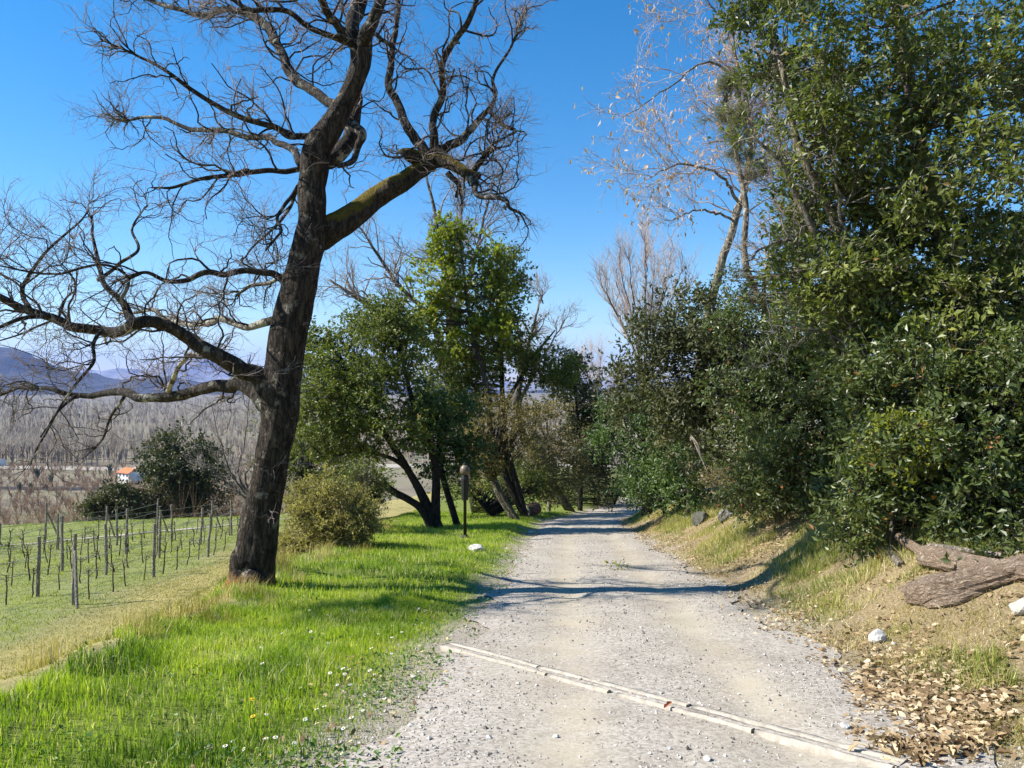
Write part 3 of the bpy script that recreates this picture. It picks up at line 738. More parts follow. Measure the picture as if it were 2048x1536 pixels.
def crown_points(ells, n_cl, per, sig, rng, shell=.45, flat=.7):
    """ells: (px, py, rx px, ry px, Y, ry depth m); clumps of leaves over noisy ellipsoids"""
    vol = np.array([e[2] * e[3] * (e[4] / 10) ** 2 for e in ells], float) ** .85
    pick = rng.choice(len(ells), n_cl, p=vol / vol.sum())
    E = np.array(ells, float)[pick]
    d = unit(rng.normal(size=(n_cl, 3)))
    rad = (shell + (1 - shell) * rng.random(n_cl) ** .6)
    nz = .58 + .85 * fbm(d[:, 0] * 2.3 + E[:, 0] * .37 + 20, d[:, 2] * 2.3 + d[:, 1] * 1.7 + E[:, 1] * .11 + 20, 3)
    C = np.stack([(E[:, 0] - 1024) / F * E[:, 4], E[:, 4], (768 - E[:, 1]) / F * E[:, 4]], -1)
    S = np.stack([E[:, 2] / F * E[:, 4], E[:, 5], E[:, 3] / F * E[:, 4]], -1)
    cc = C + d * S * (rad * nz)[:, None]
    # gather the clumps into lumps so that light and dark pockets show
    nb = max(6, n_cl // 11)
    big = cc[:nb]; bd = d[:nb]
    own = rng.integers(0, nb, n_cl)
    lr = (.20 * S[pick[:nb] * 0 + np.arange(nb)].mean(1) + sig * 1.1) * rng.uniform(.6, 1.3, nb)
    ld = unit(rng.normal(size=(n_cl, 3)) + bd[own] * .7 + np.array([0, 0, .35]))
    lump = big[own] + ld * (lr[own] * rng.random(n_cl) ** .45)[:, None] * np.array([1, 1, .8])
    useb = rng.random(n_cl) < .9
    cc = np.where(useb[:, None], lump, cc); d = np.where(useb[:, None], ld, d)
    lps = 7
    ns = np.maximum(1, rng.poisson(per / lps * rng.uniform(.35, 1.65, n_cl)))
    si = np.repeat(np.arange(n_cl), ns); m_ = len(si)
    sd = unit(d[si] * .85 + rng.normal(size=(m_, 3)) * .62 + np.array([0, 0, .12]))
    sl = sig * rng.uniform(.9, 2.5, m_)
    s0 = cc[si] + rng.normal(size=(m_, 3)) * sig * .45 * np.array([1, 1, flat])
    nl = np.maximum(2, rng.poisson(lps, m_)); li = np.repeat(np.arange(m_), nl)
    t = rng.uniform(.12, 1.05, len(li))
    Pt = s0[li] + sd[li] * (sl[li] * t)[:, None] + rng.normal(size=(len(li), 3)) * .05 * sl[li][:, None] - np.array([0, 0, .12]) * (sl[li] * t * t)[:, None]
    od = unit(sd[li] * .75 + rng.normal(size=(len(li), 3)) * .6)
    ci = si[li]
    return cc, Pt, od, ci, own, (s0, s0 + sd * (sl * .55)[:, None] - np.array([0, 0, .04]) * sl[:, None], s0 + sd * sl[:, None] - np.array([0, 0, .12]) * sl[:, None])

def leafy(name, label, cat, base, stem, ells, n_cl, per, sig, lsize, aspect, lmat, tmat='trunk_grey', seed=1, shell=.45, trunk_r=.10, up=.5, branches=True, droop=.1, group=None, extra=None, stems=None, crown='crown', flat=.7):
    """base (x, Y); stem: list of (px,py,Y,width m) in addition to the base"""
    rng = np.random.default_rng(seed)
    bx, by = base
    if ells[0][4] > 17.5: per *= .68; lsize *= 1.18
    o = thing(name, label, cat, (0, 0, 0), group)
    cc, Pt, od, ci, own, sh = crown_points(ells, n_cl, per, sig, rng, shell, flat)
    ok = Pt[:, 2] > ground_z(Pt[:, 0], Pt[:, 1]) + .02
    Pt, od, ci = Pt[ok], od[ok], ci[ok]
    V, Fc = leaf_geo(Pt, od, lsize, aspect, rng, up, droop)
    cr = rng.random(n_cl)
    rnd = np.clip(.42 * rng.random(len(ci)) + .23 * cr[ci] + .35 * rng.random(n_cl)[own][ci], 0, 1)
    rare = rng.random(len(ci)) < .012
    rnd = np.where(rare, 1.0, rnd * .94)
    tag(mesh_obj(crown, V, Fc, M[lmat], o, attrs={"rnd": ('FACE', 'FLOAT', np.repeat(rnd, 2))}), kind="stuff")
    allstems = stems or [stem]
    SP = []; SR = []
    for st in allstems:
        pts = [np.array([bx + rng.normal() * .05, by, G(bx, by) - .15])] + [W(s[0], s[1], s[2]) for s in st]
        rad = [trunk_r * 1.25] + [s[3] for s in st]
        p, r = resample(np.array(pts), rad, 28)
        th = np.linspace(0, 1, 12, endpoint=False)
        rnz = 1 + .5 * (fbm(np.linspace(0, 9, 28)[:, None] + seed, np.cos(th * 6.283)[None] * 1.4, 3) - .5)
        V, fs = tubes(p[None], r[None], 12, rnz[None], caps=True)
        mesh_obj("trunk", V, fs, M[tmat], o, smooth=True)
        SP.append(p); SR.append(r)
    if sig < .25:
        V, fs = spikes(np.stack([sh[0], sh[2]], 1), np.tile([.005, .002], (len(sh[0]), 1)))
        tag(mesh_obj("shoots", V, fs, M[tmat], o), kind="stuff")
    if branches:
        AP = np.concatenate(SP); AR = np.concatenate(SR)
        sel = rng.choice(n_cl, min(n_cl, 320 if ells[0][4] < 17.5 else 190), replace=False)
        T = cc[sel]
        cand = AP[:, None] - T[None]
        dd = np.linalg.norm(cand, axis=2) + np.maximum(0, AP[:, None, 2] - T[None, :, 2]) * 1.5 + (np.arange(len(AP)) % 28 < 6)[:, None] * 2
        j = dd.argmin(0)
        B0 = AP[j]; mid = (B0 + T) / 2 + rng.normal(size=T.shape) * .12 + np.array([0, 0, -.08])
        tt = np.linspace(0, 1, 6)[None, :, None]
        PB = (1 - tt) ** 2 * B0[:, None] + 2 * tt * (1 - tt) * mid[:, None] + tt ** 2 * T[:, None]
        PB = PB + rng.normal(size=PB.shape) * .025
        ln = np.linalg.norm(T - B0, axis=1)
        r0 = np.minimum(AR[j] * .6, .008 + .010 * ln)
        RB = r0[:, None] * np.linspace(1, .25, 6)[None]
        pt, rt = spawn(PB, RB, 500, (.15, .5), .5, 4, (.4, 1.0), .1, .3, .4, 1, .006, .0025, rng)
        V, fs = join([tubes(PB, RB, 3), spikes(pt, rt)])
        tag(mesh_obj("branches", V, fs, M[tmat], o, smooth=True), kind="stuff")
    return o

def bare(name, label, base, stems, lv, seed, tmat, wmat, trunk_r, group=None, dead=None, cat="tree"):
    rng = np.random.default_rng(seed)
    bx, by = base
    o = thing(name, label, cat, (0, 0, 0), group)
    SP = []; SR = []
    for st in stems:
        free = st[0] == 'free'
        if free: st = st[1:]
        pts = np.array(([] if free else [np.array([bx + rng.normal() * .1, by + rng.normal() * .1, G(bx, by) - .15])]) + [W(s[0], s[1], s[2]) for s in st])
        rad = ([] if free else [trunk_r]) + [s[3] for s in st]
        p, r = resample(pts, rad, 24)
        p = p + rng.normal(size=p.shape) * .02
        V, fs = tubes(p[None], r[None], 9, None, caps=True)
        mesh_obj("trunk", V, fs, M[tmat], o, smooth=True)
        SP.append(p); SR.append(r)
    parts, cp, cr = twig_levels(np.array(SP), np.array(SR), lv, rng)
    V, fs = join(parts)
    tag(mesh_obj("branches", V, fs, M[wmat], o, smooth=True), kind="stuff")
    if dead:
        n, sz = dead
        i = rng.integers(0, len(cp), n); Pt = cp[i, -1] + rng.normal(size=(n, 3)) * .05
        V, Fc = leaf_geo(Pt, np.tile([0, 0, -.6], (n, 1)), sz, .42, rng, .1, .8)
        tag(mesh_obj("dead_leaves", V, Fc, M['leaf_dead'], o, attrs={"rnd": ('FACE', 'FLOAT', np.repeat(rng.random(n), 2))}), kind="stuff")
    return o

# --- right side, near to far
leafy("evergreen_oak", "tall glossy evergreen oak towering over the right verge", "tree", (6.6, 10.4),
      None, [(1880, 60, 300, 300, 10.4, 1.9), (1650, 120, 150, 190, 10.2, 1.2), (1990, 380, 300, 240, 10.2, 1.8), (1760, 330, 210, 190, 9.8, 1.3), (1680, 480, 95, 140, 10.2, .9), (1900, 600, 220, 160, 10.0, 1.4), (2080, 700, 220, 200, 10.3, 1.6), (1560, 20, 90, 90, 10.5, .7), (1960, 760, 200, 120, 9.5, 1.1), (1750, 640, 110, 130, 10.2, .9)],
      2150, 44, .18, .094, .46, 'leaf_big', 'trunk_pale', 31, .3, .16,
      stems=[[(1960, 850, 10.4, .15), (1900, 560, 10.5, .13), (1840, 300, 10.5, .10), (1800, 60, 10.4, .07), (1760, -160, 10.4, .04)],
             [(1900, 900, 10.4, .10), (1790, 700, 10.3, .085), (1690, 480, 10.3, .07), (1600, 300, 10.2, .05), (1560, 120, 10.2, .03)],
             [(2050, 800, 10.4, .11), (2080, 480, 10.5, .09), (2100, 200, 10.4, .06), (2080, -80, 10.4, .03)]])
leafy("laurel_bush", "dense green laurel bush behind the fallen log", "bush", (5.6, 8.6),
      [(1960, 980, 8.6, .05), (1950, 850, 8.7, .03)], [(1930, 860, 190, 150, 8.4, .9), (2050, 1020, 110, 130, 7.9, .6), (1800, 980, 110, 110, 8.8, .6), (2090, 820, 130, 180, 8.2, .8), (1790, 800, 110, 120, 9.2, .7), (1985, 1040, 50, 60, 7.6, .35), (2080, 1120, 60, 80, 7.2, .35), (1700, 1010, 70, 60, 10.2, .5)],
      1000, 42, .16, .085, .44, 'leaf_laurel', 'trunk_dark', 32, .3, .06)
leafy("laurel_sprig", "young yellow-green bush catching the sun beside the laurel", "bush", (3.95 + .4, 8.7),
      [(1790, 1000, 8.6, .02), (1800, 930, 8.5, .012)], [(1795, 915, 55, 60, 8.4, .3), (1850, 880, 40, 40, 8.4, .25)], 70, 40, .11, .065, .5, 'leaf_lime', 'trunk_grey', 33, .1, .03)
leafy("bay_bush", "dark shiny bay bush in the middle of the right hedge", "bush", (6.1, 13.2),
      [(1660, 900, 13.2, .06), (1640, 760, 13.2, .04)], [(1610, 960, 110, 75, 12.6, .8), (1610, 840, 150, 150, 13.0, 1.2), (1560, 720, 100, 90, 13.4, .8), (1700, 930, 120, 100, 12.0, .8), (1500, 900, 90, 100, 13.6, .8), (1680, 720, 90, 110, 13.2, .8)],
      1300, 40, .20, .085, .42, 'leaf_laurel', 'trunk_dark', 34, .35, .07)
leafy("holm_oak", "dull dark holm oak thicket with brown sprays by the track bend", "tree", (6.4, 19.5),
      [(1430, 900, 19.5, .10), (1410, 700, 19.5, .06)], [(1400, 740, 130, 110, 19.5, 1.8), (1385, 640, 75, 65, 19.5, 1.0), (1440, 860, 140, 110, 18.6, 1.5), (1310, 800, 70, 70, 20.5, 1.0), (1500, 690, 70, 60, 19.2, 1.0)],
      1250, 38, .27, .105, .48, 'leaf_dark', 'trunk_dark', 35, .35, .1)
leafy("ivy_bush", "fresh green bush spilling over the track edge at the bend", "bush", (5.2, 25.5),
      [(1300, 930, 25.5, .06)], [(1285, 900, 90, 85, 25.5, 1.4), (1340, 950, 80, 60, 24.5, 1.2), (1250, 850, 45, 50, 26, .8), (1390, 940, 60, 60, 22, 1.0)],
      760, 36, .27, .11, .5, 'leaf_green', 'trunk_dark', 36, .35, .08)
leafy("brown_bush", "brownish twiggy bush on the bank below the bay bush", "bush", (5.6, 14.6),
      [(1545, 980, 14.4, .03)], [(1560, 970, 90, 55, 13.8, .6), (1480, 960, 60, 50, 15.5, .6)],
      260, 34, .16, .06, .4, 'leaf_brown', 'trunk_grey', 37, .3, .04)
# bare tree with hanging dead leaves
bare("false_acacia", "leaning pale-trunked bare tree hung with papery dead seed pods", (5.35, 22.0),
     [[(1400, 700, 22.0, .15), (1415, 640, 22.01, 0.142), (1445, 520, 22.01, 0.121), (1488, 380, 22.01, 0.095), (1502, 270, 21.87, 0.068), (1490, 180, 21.58, 0.047), (1455, 70, 21.30, 0.027)],
      ['free', (1480, 410, 22.01, 0.054), (1440, 350, 21.30, 0.041), (1360, 330, 20.59, 0.027), (1300, 352, 20.16, 0.014)],
      ['free', (1500, 290, 21.87, 0.054), (1462, 150, 21.02, 0.041), (1400, 128, 20.31, 0.027), (1330, 180, 19.88, 0.019), (1245, 235, 19.60, 0.009)],
      ['free', (1500, 330, 22.01, 0.054), (1540, 300, 22.29, 0.047), (1600, 250, 22.72, 0.034), (1640, 160, 23.00, 0.020)],
      ['free', (1490, 200, 21.73, 0.041), (1460, 60, 21.02, 0.030), (1420, 10, 20.73, 0.022), (1390, -50, 20.45, 0.014)],
      ['free', (1470, 440, 22.01, 0.041), (1400, 420, 21.30, 0.027), (1345, 440, 21.02, 0.014)]],
     [dict(n=130, lrange=(1.2, 3.0), rfrac=.5, k=9, ang=(.5, 1.2), up=.05, wig=.28, tmin=.5, rmax=.03, rmin=.012, sides=4),
      dict(n=800, lrange=(.5, 1.4), rfrac=.55, k=6, ang=(.4, 1.1), up=.02, wig=.3, rmax=.014, rmin=.007, sides=3),
      dict(n=3200, lrange=(.2, .7), rfrac=.6, k=5, ang=(.4, 1.1), up=-.05, wig=.3, rmax=.008, rmin=.0055, sides=3)], 41, 'trunk_pale', 'twig_pink', .14, dead=(1500, .15))
leafy("pine_sapling", "grey-green pine top peeping out beside the evergreen oak", "tree", (8.5, 16.0),
      [(1520, 600, 16, .08), (1490, 400, 16, .06), (1450, 200, 16, .03)], [(1440, 230, 50, 55, 16, .6), (1480, 300, 55, 45, 16, .6), (1460, 200, 35, 30, 16, .4)],
      70, 150, .11, .12, .055, 'leaf_pine', 'trunk_pale', 42, .1, .1)
bare("ash_tree", "thin bare grey ash with crossing branches behind the hedge", (8.6, 15.),
     [[(1640, 640, 15., .09), (1600, 500, 15., .07), (1585, 380, 15.2, .05), (1540, 220, 15.2, .025)],
      [(1600, 640, 15.2, .06), (1592, 560, 15.3, .05), (1600, 430, 15.3, .04), (1560, 330, 15.4, .02)],
      [(1600, 720, 15.4, .055), (1650, 560, 15.2, .045), (1610, 400, 15.0, .03), (1640, 250, 15, .015)],
      [(1560, 700, 15.4, .05), (1530, 560, 15.5, .04), (1560, 470, 15.5, .03), (1600, 450, 15.5, .02)]],
     [dict(n=90, lrange=(.9, 2.2), rfrac=.5, k=8, ang=(.6, 1.3), up=.1, wig=.25, tmin=.45, rmax=.022, rmin=.008, sides=4),
      dict(n=560, lrange=(.4, 1.1), rfrac=.55, k=6, ang=(.4, 1.1), up=.08, wig=.3, rmax=.010, rmin=.004, sides=3),
      dict(n=2000, lrange=(.15, .5), rfrac=.6, k=5, ang=(.4, 1.1), up=.05, wig=.3, rmax=.005, rmin=.003, sides=3)], 43, 'trunk_pale', 'twig_grey', .11)
leafy("ivy_trunk_growth", "leafy sprays climbing pale stems between the hedge and evergreen oak", "bush", (7.6, 14.2),
      [(1690, 720, 14.2, .09), (1650, 560, 14.2, .08), (1625, 480, 14.2, .05)], [(1660, 600, 45, 120, 14.0, .4), (1560, 560, 30, 120, 15.0, .4), (1490, 600, 30, 60, 15.2, .4)],
      170, 26, .17, .07, .45, 'leaf_laurel', 'trunk_pale', 44, .1, .12)
bare("pale_trunk_tree", "leaning pale trunk with bare twigs in front of the evergreen oak", (5.1, 10.7),
     [[(1728, 900, 10.6, .085), (1700, 730, 10.4, .075), (1655, 560, 10.3, .06), (1612, 430, 10.2, .045), (1560, 330, 10.1, .03), (1500, 270, 10.1, .014)],
      ['free', (1668, 600, 10.3, .04), (1690, 480, 10.1, .03), (1670, 340, 9.9, .02), (1700, 230, 9.8, .01)],
      ['free', (1640, 520, 10.3, .035), (1580, 480, 10.2, .025), (1520, 500, 10.1, .014), (1470, 560, 10.0, .007)],
      ['free', (1690, 690, 10.4, .03), (1640, 660, 10.2, .02), (1590, 690, 10.1, .012), (1545, 660, 10.0, .006)],
      ['free', (1610, 430, 10.2, .03), (1640, 330, 10.2, .02), (1610, 220, 10.2, .014), (1630, 120, 10.2, .007)]],
     [dict(n=60, lrange=(.4, 1.2), rfrac=.5, k=9, ang=(.5, 1.3), up=.05, wig=.35, tmin=.25, rmax=.012, rmin=.005, sides=4),
      dict(n=240, lrange=(.25, .7), rfrac=.55, k=6, ang=(.5, 1.2), up=.03, wig=.4, rmax=.007, rmin=.0035, sides=3),
      dict(n=700, lrange=(.1, .35), rfrac=.6, k=4, ang=(.5, 1.2), up=.0, wig=.4, rmax=.004, rmin=.0025, sides=3)], 48, 'trunk_pale', 'twig_grey', .10)
# pinkish fan of saplings over the bend
def fan(label, cx, base_py, Y, topy, half, n, seed, name="bare_sapling", wm='twig_pink'):
    rng = np.random.default_rng(seed); st = []
    for i in range(n):
        u = (i + .5) / n * 2 - 1 + rng.normal() * .08
        tx_ = cx + u * half; ty = topy + abs(u) * 70 + rng.uniform(-20, 40)
        st.append([(cx + u * half * .12, base_py, Y, .045), (cx + u * half * .45, base_py * .55 + ty * .45, Y + rng.normal() * .5, .03), (tx_ * .9 + cx * .1, base_py * .2 + ty * .8, Y + rng.normal(), .018), (tx_, ty, Y + rng.normal(), .007)])
    b = W(cx, base_py, Y)
    return bare(name, label, (b[0], Y), st,
        [dict(n=40 * n, lrange=(.7, 2.2), rfrac=.55, k=7, ang=(.2, .6), up=.25, wig=.14, tmin=.35, rmax=.014, rmin=.008, sides=3),
         dict(n=260 * n, lrange=(.3, .9), rfrac=.6, k=5, ang=(.2, .7), up=.2, wig=.16, tmin=.1, rmax=.008, rmin=.0055, sides=3)], seed, 'trunk_grey', wm, .06, cat="tree")
fan("fan of slender bare pinkish saplings rising above the bend", 1290, 760, 30, 470, 95, 12, 51)
fan("smaller pale bare sapling clump low beside the track bend", 1195, 815, 52, 670, 70, 6, 52)

# --- centre and left groups
leafy("tall_evergreen", "tall evergreen tree with bright yellow-green top beyond the lamp post", "tree", (.2, 31),  # bright leaf for the left and top of one graded tree
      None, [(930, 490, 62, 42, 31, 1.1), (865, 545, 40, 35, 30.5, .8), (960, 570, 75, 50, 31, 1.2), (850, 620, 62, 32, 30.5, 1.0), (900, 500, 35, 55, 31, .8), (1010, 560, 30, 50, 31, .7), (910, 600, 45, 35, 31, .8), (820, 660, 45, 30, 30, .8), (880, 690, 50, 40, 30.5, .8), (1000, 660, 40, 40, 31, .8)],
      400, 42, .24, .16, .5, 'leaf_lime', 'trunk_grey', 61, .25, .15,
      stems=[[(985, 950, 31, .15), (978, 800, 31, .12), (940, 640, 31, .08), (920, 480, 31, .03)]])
leafy("tall_evergreen", "dark evergreen tree leaning right just behind the yellow-green one", "tree", (.6, 33),  # dark leaf for the right side of that same tree
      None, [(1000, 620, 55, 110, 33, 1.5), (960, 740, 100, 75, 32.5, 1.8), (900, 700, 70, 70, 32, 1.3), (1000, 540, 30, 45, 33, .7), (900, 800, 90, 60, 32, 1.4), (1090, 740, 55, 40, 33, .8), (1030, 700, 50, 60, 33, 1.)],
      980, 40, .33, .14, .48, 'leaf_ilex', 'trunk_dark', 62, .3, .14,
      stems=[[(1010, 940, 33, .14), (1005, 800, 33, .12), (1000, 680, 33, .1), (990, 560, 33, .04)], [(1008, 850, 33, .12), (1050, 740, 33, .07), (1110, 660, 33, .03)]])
leafy("holm_oak", "broad spreading holm oak with several leaning trunks behind the olive bush", "tree", (-2.4, 24.5),
      None, [(720, 720, 90, 85, 24.5, 1.6), (660, 800, 80, 90, 24, 1.5), (760, 830, 110, 85, 23.8, 1.6), (690, 880, 100, 55, 23.5, 1.4), (640, 720, 40, 60, 25, .9), (800, 700, 60, 60, 25, 1.2), (760, 650, 60, 40, 25, 1.)],
      1350, 40, .27, .115, .48, 'leaf_ilex', 'trunk_dark', 63, .4, .16,
      stems=[[(850, 1000, 24.5, .15), (810, 930, 24.4, .12), (760, 850, 24.4, .08), (710, 740, 24.5, .04)],
             [(872, 1000, 24.5, .15), (868, 920, 24.6, .13), (830, 820, 24.6, .09), (800, 700, 24.8, .04)],
             [(840, 1015, 24.4, .13), (790, 985, 24.2, .11), (765, 965, 24.1, .09)],
             [(815, 940, 24.4, .08), (740, 905, 24.0, .06), (680, 910, 23.8, .035), (630, 950, 23.5, .015)]])
leafy("ivy_ball", "dark round ivy-green bush hanging over the lean trunks", "bush", (-1.9, 25.5),
      [(880, 930, 25.4, .1), (880, 860, 25.3, .06)], [(880, 880, 62, 80, 25.2, 1.0), (855, 830, 40, 40, 25.2, .7)],
      300, 40, .24, .11, .55, 'leaf_green', 'trunk_dark', 64, .4, .1)
leafy("brown_bush", "brownish shrub standing right of the lamp post", "bush", (.3, 30),
      [(985, 960, 30, .06)], [(990, 860, 55, 80, 29.5, 1.1), (950, 900, 35, 60, 29, .8)], 320, 38, .26, .10, .42, 'leaf_brown', 'trunk_grey', 65, .35, .09)
leafy("olive_tree", "rounded khaki shrub at the end of the visible track", "bush", (2.0, 40),
      [(1100, 960, 40, .08), (1095, 880, 40, .05)], [(1100, 880, 70, 65, 40, 1.7), (1070, 950, 60, 50, 38, 1.2), (1130, 950, 50, 50, 40, 1.2)], 620, 36, .34, .13, .42, 'leaf_brown', 'trunk_pale', 66, .35, .1)
leafy("dark_tree", "dark narrow evergreen tree closing the track in the distance", "tree", (3.9, 43),
      [(1160, 900, 43, .12), (1150, 780, 43, .06)], [(1150, 810, 40, 75, 43, 1.3), (1185, 880, 45, 70, 43, 1.3), (1125, 740, 28, 30, 43, .8), (1200, 950, 60, 45, 42, 1.5)], 560, 38, .38, .16, .5, 'leaf_dark', 'trunk_dark', 67, .35, .13)
leafy("undergrowth_bush", "undergrowth coloured dark for shade beyond the road end", "bush", (6.4, 47),
      [(1240, 980, 46, .05)], [(1230, 980, 90, 30, 46, 1.5), (1130, 985, 60, 25, 46, 1.2)], 300, 34, .33, .12, .45, 'leaf_dark', 'trunk_dark', 68, .3, .05)  # dark leaf colour stands in for the shade under the lane-end bushes
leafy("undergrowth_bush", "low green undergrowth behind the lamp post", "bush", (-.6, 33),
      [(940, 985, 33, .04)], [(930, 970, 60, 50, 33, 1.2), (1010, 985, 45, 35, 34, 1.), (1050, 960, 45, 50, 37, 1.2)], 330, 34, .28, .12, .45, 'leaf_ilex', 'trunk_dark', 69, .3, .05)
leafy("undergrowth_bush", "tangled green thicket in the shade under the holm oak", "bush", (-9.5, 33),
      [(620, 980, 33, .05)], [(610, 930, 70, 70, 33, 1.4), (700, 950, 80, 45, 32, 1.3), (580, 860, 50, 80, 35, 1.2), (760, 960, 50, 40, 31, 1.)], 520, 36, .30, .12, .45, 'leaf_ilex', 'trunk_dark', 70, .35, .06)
leafy("olive_bush", "bushy olive-khaki shrub beside the oak trunk", "bush", (-4.6, 17.2),
      None, [(655, 1040, 78, 62, 17.0, 1.0), (600, 1080, 45, 48, 16.6, .7), (700, 1050, 45, 55, 17.2, .7), (630, 1000, 45, 40, 17.0, .6), (585, 1115, 30, 28, 16.4, .5)],
      900, 40, .13, .062, .42, 'leaf_olive', 'trunk_grey', 71, .45, .04, up=.3, droop=-.3,
      stems=[[(650, 1090, 17, .03), (640, 1020, 17, .015)], [(680, 1080, 17, .03), (700, 1020, 17, .015)], [(630, 1090, 16.9, .03), (600, 1050, 16.8, .015)]])
leafy("small_shrub", "small sage-green shrub between the olive bush and holm oak", "bush", (-4.3, 21.5),
      [(740, 1010, 21.5, .03)], [(735, 975, 38, 48, 21.5, .7)], 150, 34, .19, .075, .42, 'leaf_ilex', 'trunk_grey', 72, .3, .04)
# left valley-side evergreens
leafy("round_evergreen", "large dark rounded evergreen below the vineyard", "tree", (-26.5, 60),
      [(375, 1000, 60, .3), (372, 920, 60, .15)], [(365, 930, 55, 60, 60, 2.0), (330, 980, 45, 60, 59, 1.8), (410, 960, 50, 65, 60, 1.9), (370, 1020, 75, 45, 60, 2.2)], 720, 40, .5, .24, .5, 'leaf_dark', 'trunk_dark', 73, .5, .25)
leafy("round_evergreen", "smaller dark evergreen left of the big rounded one", "tree", (-29, 56),
      [(240, 1030, 56, .2), (240, 980, 56, .1)], [(240, 1014, 42, 38, 56, 1.5), (205, 1025, 30, 35, 56, 1.1), (265, 1030, 30, 30, 56, 1.1)], 330, 38, .42, .22, .5, 'leaf_dark', 'trunk_dark', 74, .5, .15)
bare("bare_tree", "tall bare crown of a far oak rising behind the holm oak", (-1.6, 38),
     [[(905, 800, 38, .28), (900, 620, 38, .20), (880, 480, 38, .12), (850, 340, 38, .05)],
      [(900, 760, 38, .25), (860, 640, 38, .14), (790, 560, 37, .10), (730, 470, 36.5, .05), (690, 420, 36, .03)],
      [(880, 720, 38, .2), (800, 660, 37, .13), (720, 600, 36, .09), (660, 560, 35.5, .04)],
      [(905, 700, 38, .2), (940, 560, 39, .11), (970, 430, 39.5, .06), (990, 360, 40, .03)],
      [(905, 700, 38, .2), (910, 520, 38.5, .1), (925, 400, 39, .05), (900, 300, 39, .03)]],
     [dict(n=110, lrange=(1.4, 3.6), rfrac=.5, k=9, ang=(.4, 1.1), up=.15, wig=.24, tmin=.4, rmax=.06, rmin=.022, sides=4),
      dict(n=620, lrange=(.8, 1.9), rfrac=.55, k=7, ang=(.4, 1.), up=.12, wig=.28, rmax=.026, rmin=.012, sides=3),
      dict(n=2600, lrange=(.35, 1.0), rfrac=.6, k=5, ang=(.4, 1.), up=.1, wig=.3, rmax=.013, rmin=.008, sides=3)], 81, 'trunk_grey', 'twig_grey', .32)
bare("bare_tree", "bare spreading tree at the right of the evergreen pair", (3.2, 42),
     [[(1040, 850, 42, .2), (1045, 740, 42, .14), (1070, 640, 42, .07), (1085, 580, 42, .03)],
      [(1040, 850, 42, .16), (1060, 760, 42, .1), (1100, 690, 42, .05), (1130, 640, 42, .025)]],
     [dict(n=40, lrange=(1., 2.6), rfrac=.5, k=8, ang=(.4, 1.1), up=.15, wig=.24, tmin=.45, rmax=.05, rmin=.02, sides=4),
      dict(n=240, lrange=(.6, 1.6), rfrac=.55, k=6, ang=(.4, 1.), up=.12, wig=.28, rmax=.024, rmin=.012, sides=3),
      dict(n=1000, lrange=(.35, .9), rfrac=.6, k=5, ang=(.4, 1.), up=.1, wig=.3, rmax=.013, rmin=.008, sides=3)], 82, 'trunk_grey', 'twig_grey', .22)
bare("bare_shrub", "leafless reddish shrub between the dark evergreens and oak trunk", (-13.5, 42),
     [[(470, 960, 42, .05), (440, 880, 42, .03), (420, 800, 42, .012)], [(480, 960, 42, .05), (490, 880, 42, .03), (500, 790, 42, .012)], [(490, 960, 42, .05), (530, 900, 42, .02), (545, 830, 42, .01)], [(470, 980, 42, .05), (425, 940, 42, .02), (390, 930, 42, .01)]],
     [dict(n=70, lrange=(.8, 2.0), rfrac=.55, k=7, ang=(.3, .9), up=.15, wig=.25, tmin=.2, rmax=.022, rmin=.012, sides=3),
      dict(n=500, lrange=(.4, 1.1), rfrac=.6, k=5, ang=(.3, .9), up=.1, wig=.28, rmax=.012, rmin=.009, sides=3)], 83, 'trunk_grey', 'twig_grey', .08, cat="bush")

# ------------------------------------------------------------------ vineyard
def post_mesh(h, r, seed):
    rng = np.random.default_rng(seed)
    z = np.linspace(-.25, h, 7)
    P = np.stack([rng.normal(0, .006, 7), rng.normal(0, .006, 7), z], -1)
    V, fs = tubes(P[None], np.full((1, 7), r) * rng.uniform(.92, 1.08, (1, 7)), 8, rng.uniform(.9, 1.1, (1, 7, 8)), caps=True)
    return mesh_obj("vineyard_post", V, fs, M['post'], smooth=False, mesh_only=True)
pm = [post_mesh(1.5, .042, i) for i in range(4)]
def vine_mesh(seed):
    rng = np.random.default_rng(seed)
    z = np.linspace(-.05, .75, 6)
    P = np.stack([np.cumsum(rng.normal(0, .02, 6)), np.cumsum(rng.normal(0, .02, 6)), z], -1)
    R = np.linspace(.022, .014, 6)
    c, r = spawn(P[None], R[None], 5, (.25, .6), .6, 6, (.6, 1.4), .1, .25, .7, 1, .009, .006, rng, bias=np.array([0, .5, 0]))
    c2, r2 = spawn(c, r, 8, (.12, .35), .6, 4, (.4, 1.2), .2, .3, .2, 1, .006, .004, rng)
    V, fs = join([tubes(P[None], R[None], 6), tubes(c, r, 4), tubes(c2, r2, 3)])
    return mesh_obj("vine", V, fs, M['vine'], mesh_only=True, smooth=True)
vm = [vine_mesh(100 + i) for i in range(6)]
rng = np.random.default_rng(5)
rows = [-9.9, -11.7, -13.5, -15.3, -17.1, -18.9, -20.7]
NTH = ["first", "second", "third", "fourth", "fifth", "sixth", "seventh", "eighth", "ninth", "tenth", "eleventh", "twelfth", "thirteenth", "fourteenth", "fifteenth", "sixteenth", "seventeenth", "eighteenth", "nineteenth", "twentieth", "twenty-first", "twenty-second"]
ORD = ["nearest the oak", "second from the oak", "third from the oak", "fourth from the oak", "fifth from the oak", "sixth from the oak", "farthest from the oak"]
def inview(x, Y, margin=40):
    px = 1024 + x / Y * F
    return -margin < px < 560
